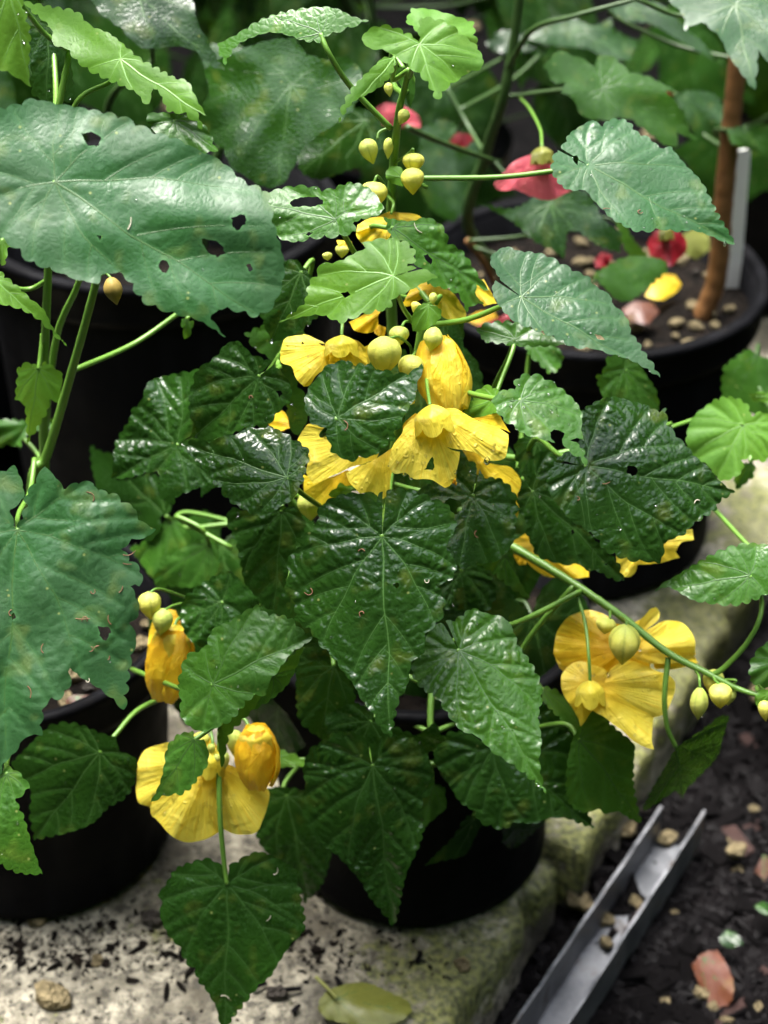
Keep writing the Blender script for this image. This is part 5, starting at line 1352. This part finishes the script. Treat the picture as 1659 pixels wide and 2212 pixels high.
_b = bmesh.new(); bmesh.ops.create_icosphere(_b, subdivisions=1, radius=1); _b.verts.ensure_lookup_table()
ICO_V = [tuple(v.co) for v in _b.verts]; ICO_F = [tuple(v.index for v in f.verts) for f in _b.faces]; _b.free()
# dirt crumbs and debris on the slab
def crumbs(name, spots, m, label):
    V, F = [], []
    rd = random.Random(17)
    for x, y, z, s in spots:
        b = len(V); w = rd.uniform(0, 6.28); ax = rd.uniform(.5, 2.0) if rd.random() < .95 else rd.uniform(2, 3.5)
        for v in ICO_V:
            j = rd.uniform(.6, 1.25)
            vx, vy, vz = v[0] * ax * s * j, v[1] * s * j / math.sqrt(ax), v[2] * s * j * .6
            V.append((x + vx * math.cos(w) - vy * math.sin(w), y + vx * math.sin(w) + vy * math.cos(w), z + vz + s * .25))
        F += [tuple(b + k for k in f) for f in ICO_F]
    return tag(mesh_obj(name, V, F, m, smooth=False), label, kind='stuff')
rd = random.Random(23); sp = []
while len(sp) < 1500:
    u = rd.random()
    if u < .65: q = atZ(rd.gauss(150, 170), rd.gauss(2050, 38), 0)
    elif u < .85: q = atZ(rd.gauss(690, 110), rd.gauss(2050, 40), 0)
    else: q = atZ(rd.uniform(-20, 1250), rd.uniform(1850, 2230), 0)
    if st(q)[1] < .01: continue
    sp.append((q[0], q[1], 0, rd.uniform(.0004, .0016) if rd.random() < .95 else rd.uniform(.0016, .004)))
tag(crumbs('soil_crumbs', sp, 'soil', 'dark crumbs of potting soil scattered over the pale slab'), cat='soil')
sp = []
while len(sp) < 5000:
    q = atZ(rd.uniform(950, 1760), rd.uniform(1300, 2300), GZ)
    if st(q)[1] > -.002: continue
    sp.append((q[0], q[1], gz(q[0], q[1]), rd.uniform(.0015, .006)))
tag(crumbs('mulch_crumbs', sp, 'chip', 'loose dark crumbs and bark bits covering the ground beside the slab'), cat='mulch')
SL = bpy.data.objects['paving_slab']
for px, py, s, kk, ds in ((115, 2160, .012, 0, 'largest tan stone on the slab, left of the lowest leaf'), (80, 1985, .009, 1, 'tan stone against the foot of the left pot'), (600, 2150, .007, 5, 'grey stone beside the tip of the lowest leaf'),
        (1000, 2090, .006, 2, 'small stone on the mossy side of the slab'), (640, 2010, .006, 3, 'small stone at the front foot of the central pot'), (330, 1992, .008, 4, 'dark stone on the slab between the two front pots'), (210, 2080, .005, 2, 'little stone among soil crumbs before the left pot')):
    q = atZ(px, py, 0)
    tag(drop_on('pebble', ROCK[kk], q[0], q[1], s * .35, s, None, rd, .2), ds, 'pebble', 'pebbles on the slab')
for px, py, ln, an in ((620, 2140, .018, .2), (640, 2180, .007, 1), (140, 2145, .016, -.9), (560, 2130, .010, .5), (905, 2070, .008, 1.2), (730, 2120, .007, 2)):
    q = atZ(px, py, .003)
    tag(tube('bark_bit', [q + np.array([-math.cos(an) * ln / 2, -math.sin(an) * ln / 2, 0]), q + np.array([0, 0, .001]), q + np.array([math.cos(an) * ln / 2, math.sin(an) * ln / 2, 0])], .0022, .0014, 'chip', sides=6), 'dark bit of bark lying on the pale slab', 'bark', 'bark bits on the slab')

# curled dry threads and beads of water on the leaves
_prj = {}
def surf(li, px, py):
    """a point on leaf li under a sighting: nearest vertex"""
    if li not in _prj:
        me = LEAVES[li][0].data
        co = np.empty(len(me.vertices) * 3, np.float32); me.vertices.foreach_get('co', co); co = co.reshape(-1, 3).astype(float)
        d = co - CO; f = d[:, 1] * CP - d[:, 2] * SP; u = d[:, 1] * SP + d[:, 2] * CP
        _prj[li] = (co, 829.5 + FP * d[:, 0] / f, 1106 - FP * u / f)
    co, X, Y_ = _prj[li]
    i = int(np.argmin((X - px) ** 2 + (Y_ - py) ** 2))
    return co[i], LEAVES[li][3], math.hypot(X[i] - px, Y_[i] - py)
def on_leaf(px, py):
    best = None
    for li in range(len(LEAVES)):
        ob = LEAVES[li][0]
        p_, n_, e = surf(li, px, py)
        if e < 9:
            dist = np.linalg.norm(p_ - CO)
            if best is None or dist < best[0]: best = (dist, p_, n_, ob)
    return best
rd = random.Random(5)
curls = [(200, 1085, 0), (265, 1200, 0), (262, 1215, 0), (195, 1275, 0), (258, 1280, 0), (25, 1330, 0), (165, 1335, 0), (185, 1345, 0), (195, 1400, 0), (215, 1395, 0), (90, 1412, 0), (235, 1418, 0), (60, 1485, 0), (185, 1475, 1), (240, 1350, 0),
         (790, 1190, 0), (672, 1270, 0), (785, 1325, 0), (925, 1252, 1), (540, 860, 0), (1300, 1045, 0), (1245, 1080, 0), (1510, 1080, 1), (1300, 455, 0), (1385, 455, 0), (592, 1888, 1), (586, 1978, 1), (477, 2150, 1), (910, 505, 1), (745, 930, 0), (1030, 1145, 0), (275, 495, 1)]
anchors = {}
for px, py, ds in ((150, 1250, 'the broad lobed dull-green leaf of the left shrub'), (300, 450, 'the huge pale leaf full of holes'), (825, 1300, 'the big heart-shaped leaf below the central flower'),
                   (1400, 1080, 'the wide dark leaf over torn yellow petals'), (1380, 430, 'the pointed grey-green leaf by the pink flower'), (490, 2000, 'the lowest leaf hanging over the slab'),
                   (800, 1750, 'the long dark leaf hanging against the central pot'), (740, 880, 'the round dark leaf between the yellow flowers'), (1040, 1130, 'the leaf with a round hole beside the big heart-shaped one'),
                   (540, 830, 'the dark leaf under the upper left yellow flower'), (1080, 1670, 'the dark leaf against the right side of the central pot')):
    h_ = on_leaf(px, py)
    if h_: anchors[h_[3].name] = ds
for px, py, pale in curls:
    hit_ = on_leaf(px, py)
    if not hit_: continue
    _, p0, n0, lf = hit_
    ex, ey = frame_from(p0, n0, np.array([rd.uniform(-1, 1), rd.uniform(-.3, .3), rd.uniform(-1, 1)]))
    Ln = rd.uniform(.0035, .0075); c = rd.uniform(-2.6, 2.6)
    pts = []; q = np.zeros(2); th = 0
    for i in range(7):
        pts.append(p0 + n0 * .0006 + ex * q[0] + ey * q[1]); q = q + Ln / 6 * np.array([math.cos(th), math.sin(th)]); th += c / 3 * (1 if i < 4 else .2)
    tag(tube('dry_thread', pts, .00027, .00018, 'thread_pale' if pale else 'thread', sides=5),
        ('pale thin thread' if pale else 'brown curled dry thread') + ' on ' + anchors.get(lf.name, 'an upper leaf of the yellow-flowered shrub'), 'thread', ('pale' if pale else 'brown') + ' threads on the leaves')
def drops(points, parent, name='water_drops'):
    V, F = [], []
    for p0, n0, r in points:
        d, a, b = axis_frame(np.array(n0, float)); o = len(V)
        for i in range(5):
            q = i / 4 * math.pi / 2
            for k in range(9):
                w = 2 * math.pi * k / 9
                V.append(p0 + d * (r * .7 * math.sin(q) - r * .05) + r * max(.02, math.cos(q)) * (math.cos(w) * a + math.sin(w) * b))
        for i in range(4):
            for k in range(9): F.append((o + i * 9 + k, o + i * 9 + (k + 1) % 9, o + (i + 1) * 9 + (k + 1) % 9, o + (i + 1) * 9 + k))
        F.append(tuple(o + 36 + k for k in range(9))); F.append(tuple(o + k for k in range(9))[::-1])
    return tag(mesh_obj(name, V, F, 'bead', parent), kind='stuff')
for ob, place, loco, n0 in LEAVES:
    me = ob.data
    if ob.parent not in (PLANTS['A'], PLANTS['B']) or len(me.vertices) < 700: continue
    cnt = 5 if n0[2] < .80 else 26
    idx = [rd.randrange(len(me.vertices)) for _ in range(cnt)]
    drops([(np.array(me.vertices[i].co), n0, rd.uniform(.00025, .0007) if rd.random() < .9 else rd.uniform(.0007, .0013)) for i in idx], ob)
for ob in [o for o in bpy.data.objects if o.name.startswith('petal') and o.parent and o.parent.parent is PLANTS['A']]:
    me = ob.data
    if len(me.vertices) < 500: continue
    idx = [rd.randrange(len(me.vertices)) for _ in range(int(len(me.vertices) / 55))]
    drops([(np.array(me.vertices[i].co), np.array(me.vertices[i].normal) * (1 if me.vertices[i].normal.dot(Vector(CO) - me.vertices[i].co) > 0 else -1), rd.uniform(.0004, .0009) if rd.random() < .85 else rd.uniform(.0009, .0016)) for i in idx], ob)
def pendant(px, py, Y, r, label):
    p0 = atY(px, py, Y); V, F = [], []
    for i in range(9):
        q = i / 8
        rr = r * math.sin(math.pi * q) ** .8 * (.55 + .45 * q) if 0 < q < 1 else r * .05
        for k in range(12):
            w = 2 * math.pi * k / 12; V.append((p0[0] + rr * math.cos(w), p0[1] + rr * math.sin(w), p0[2] + r * 1.3 - 2.4 * r * q))
    for i in range(8):
        for k in range(12): F.append((i * 12 + k, i * 12 + (k + 1) % 12, (i + 1) * 12 + (k + 1) % 12, (i + 1) * 12 + k))
    tag(mesh_obj('water_drop', V, F, 'water'), label, 'water drop', 'hanging water drops')
for px, py, Y, r in ((874, 1024, .672, .0014), (889, 1030, .672, .0018), (1052, 996, .675, .0022), (984, 1020, .67, .0012)):
    pendant(px, py, Y, r, 'bead of water hanging from the edge of the big central yellow flower')
pendant(1610, 1392, .670, .0018, 'water drop hanging from the curved leaf stalk over the mulch')
pendant(1518, 1545, .652, .0020, 'water drop at the tip of a pale hanging bud')
pendant(1566, 527, .765, .0013, 'water drop at the tip of the grey-green pointed leaf')
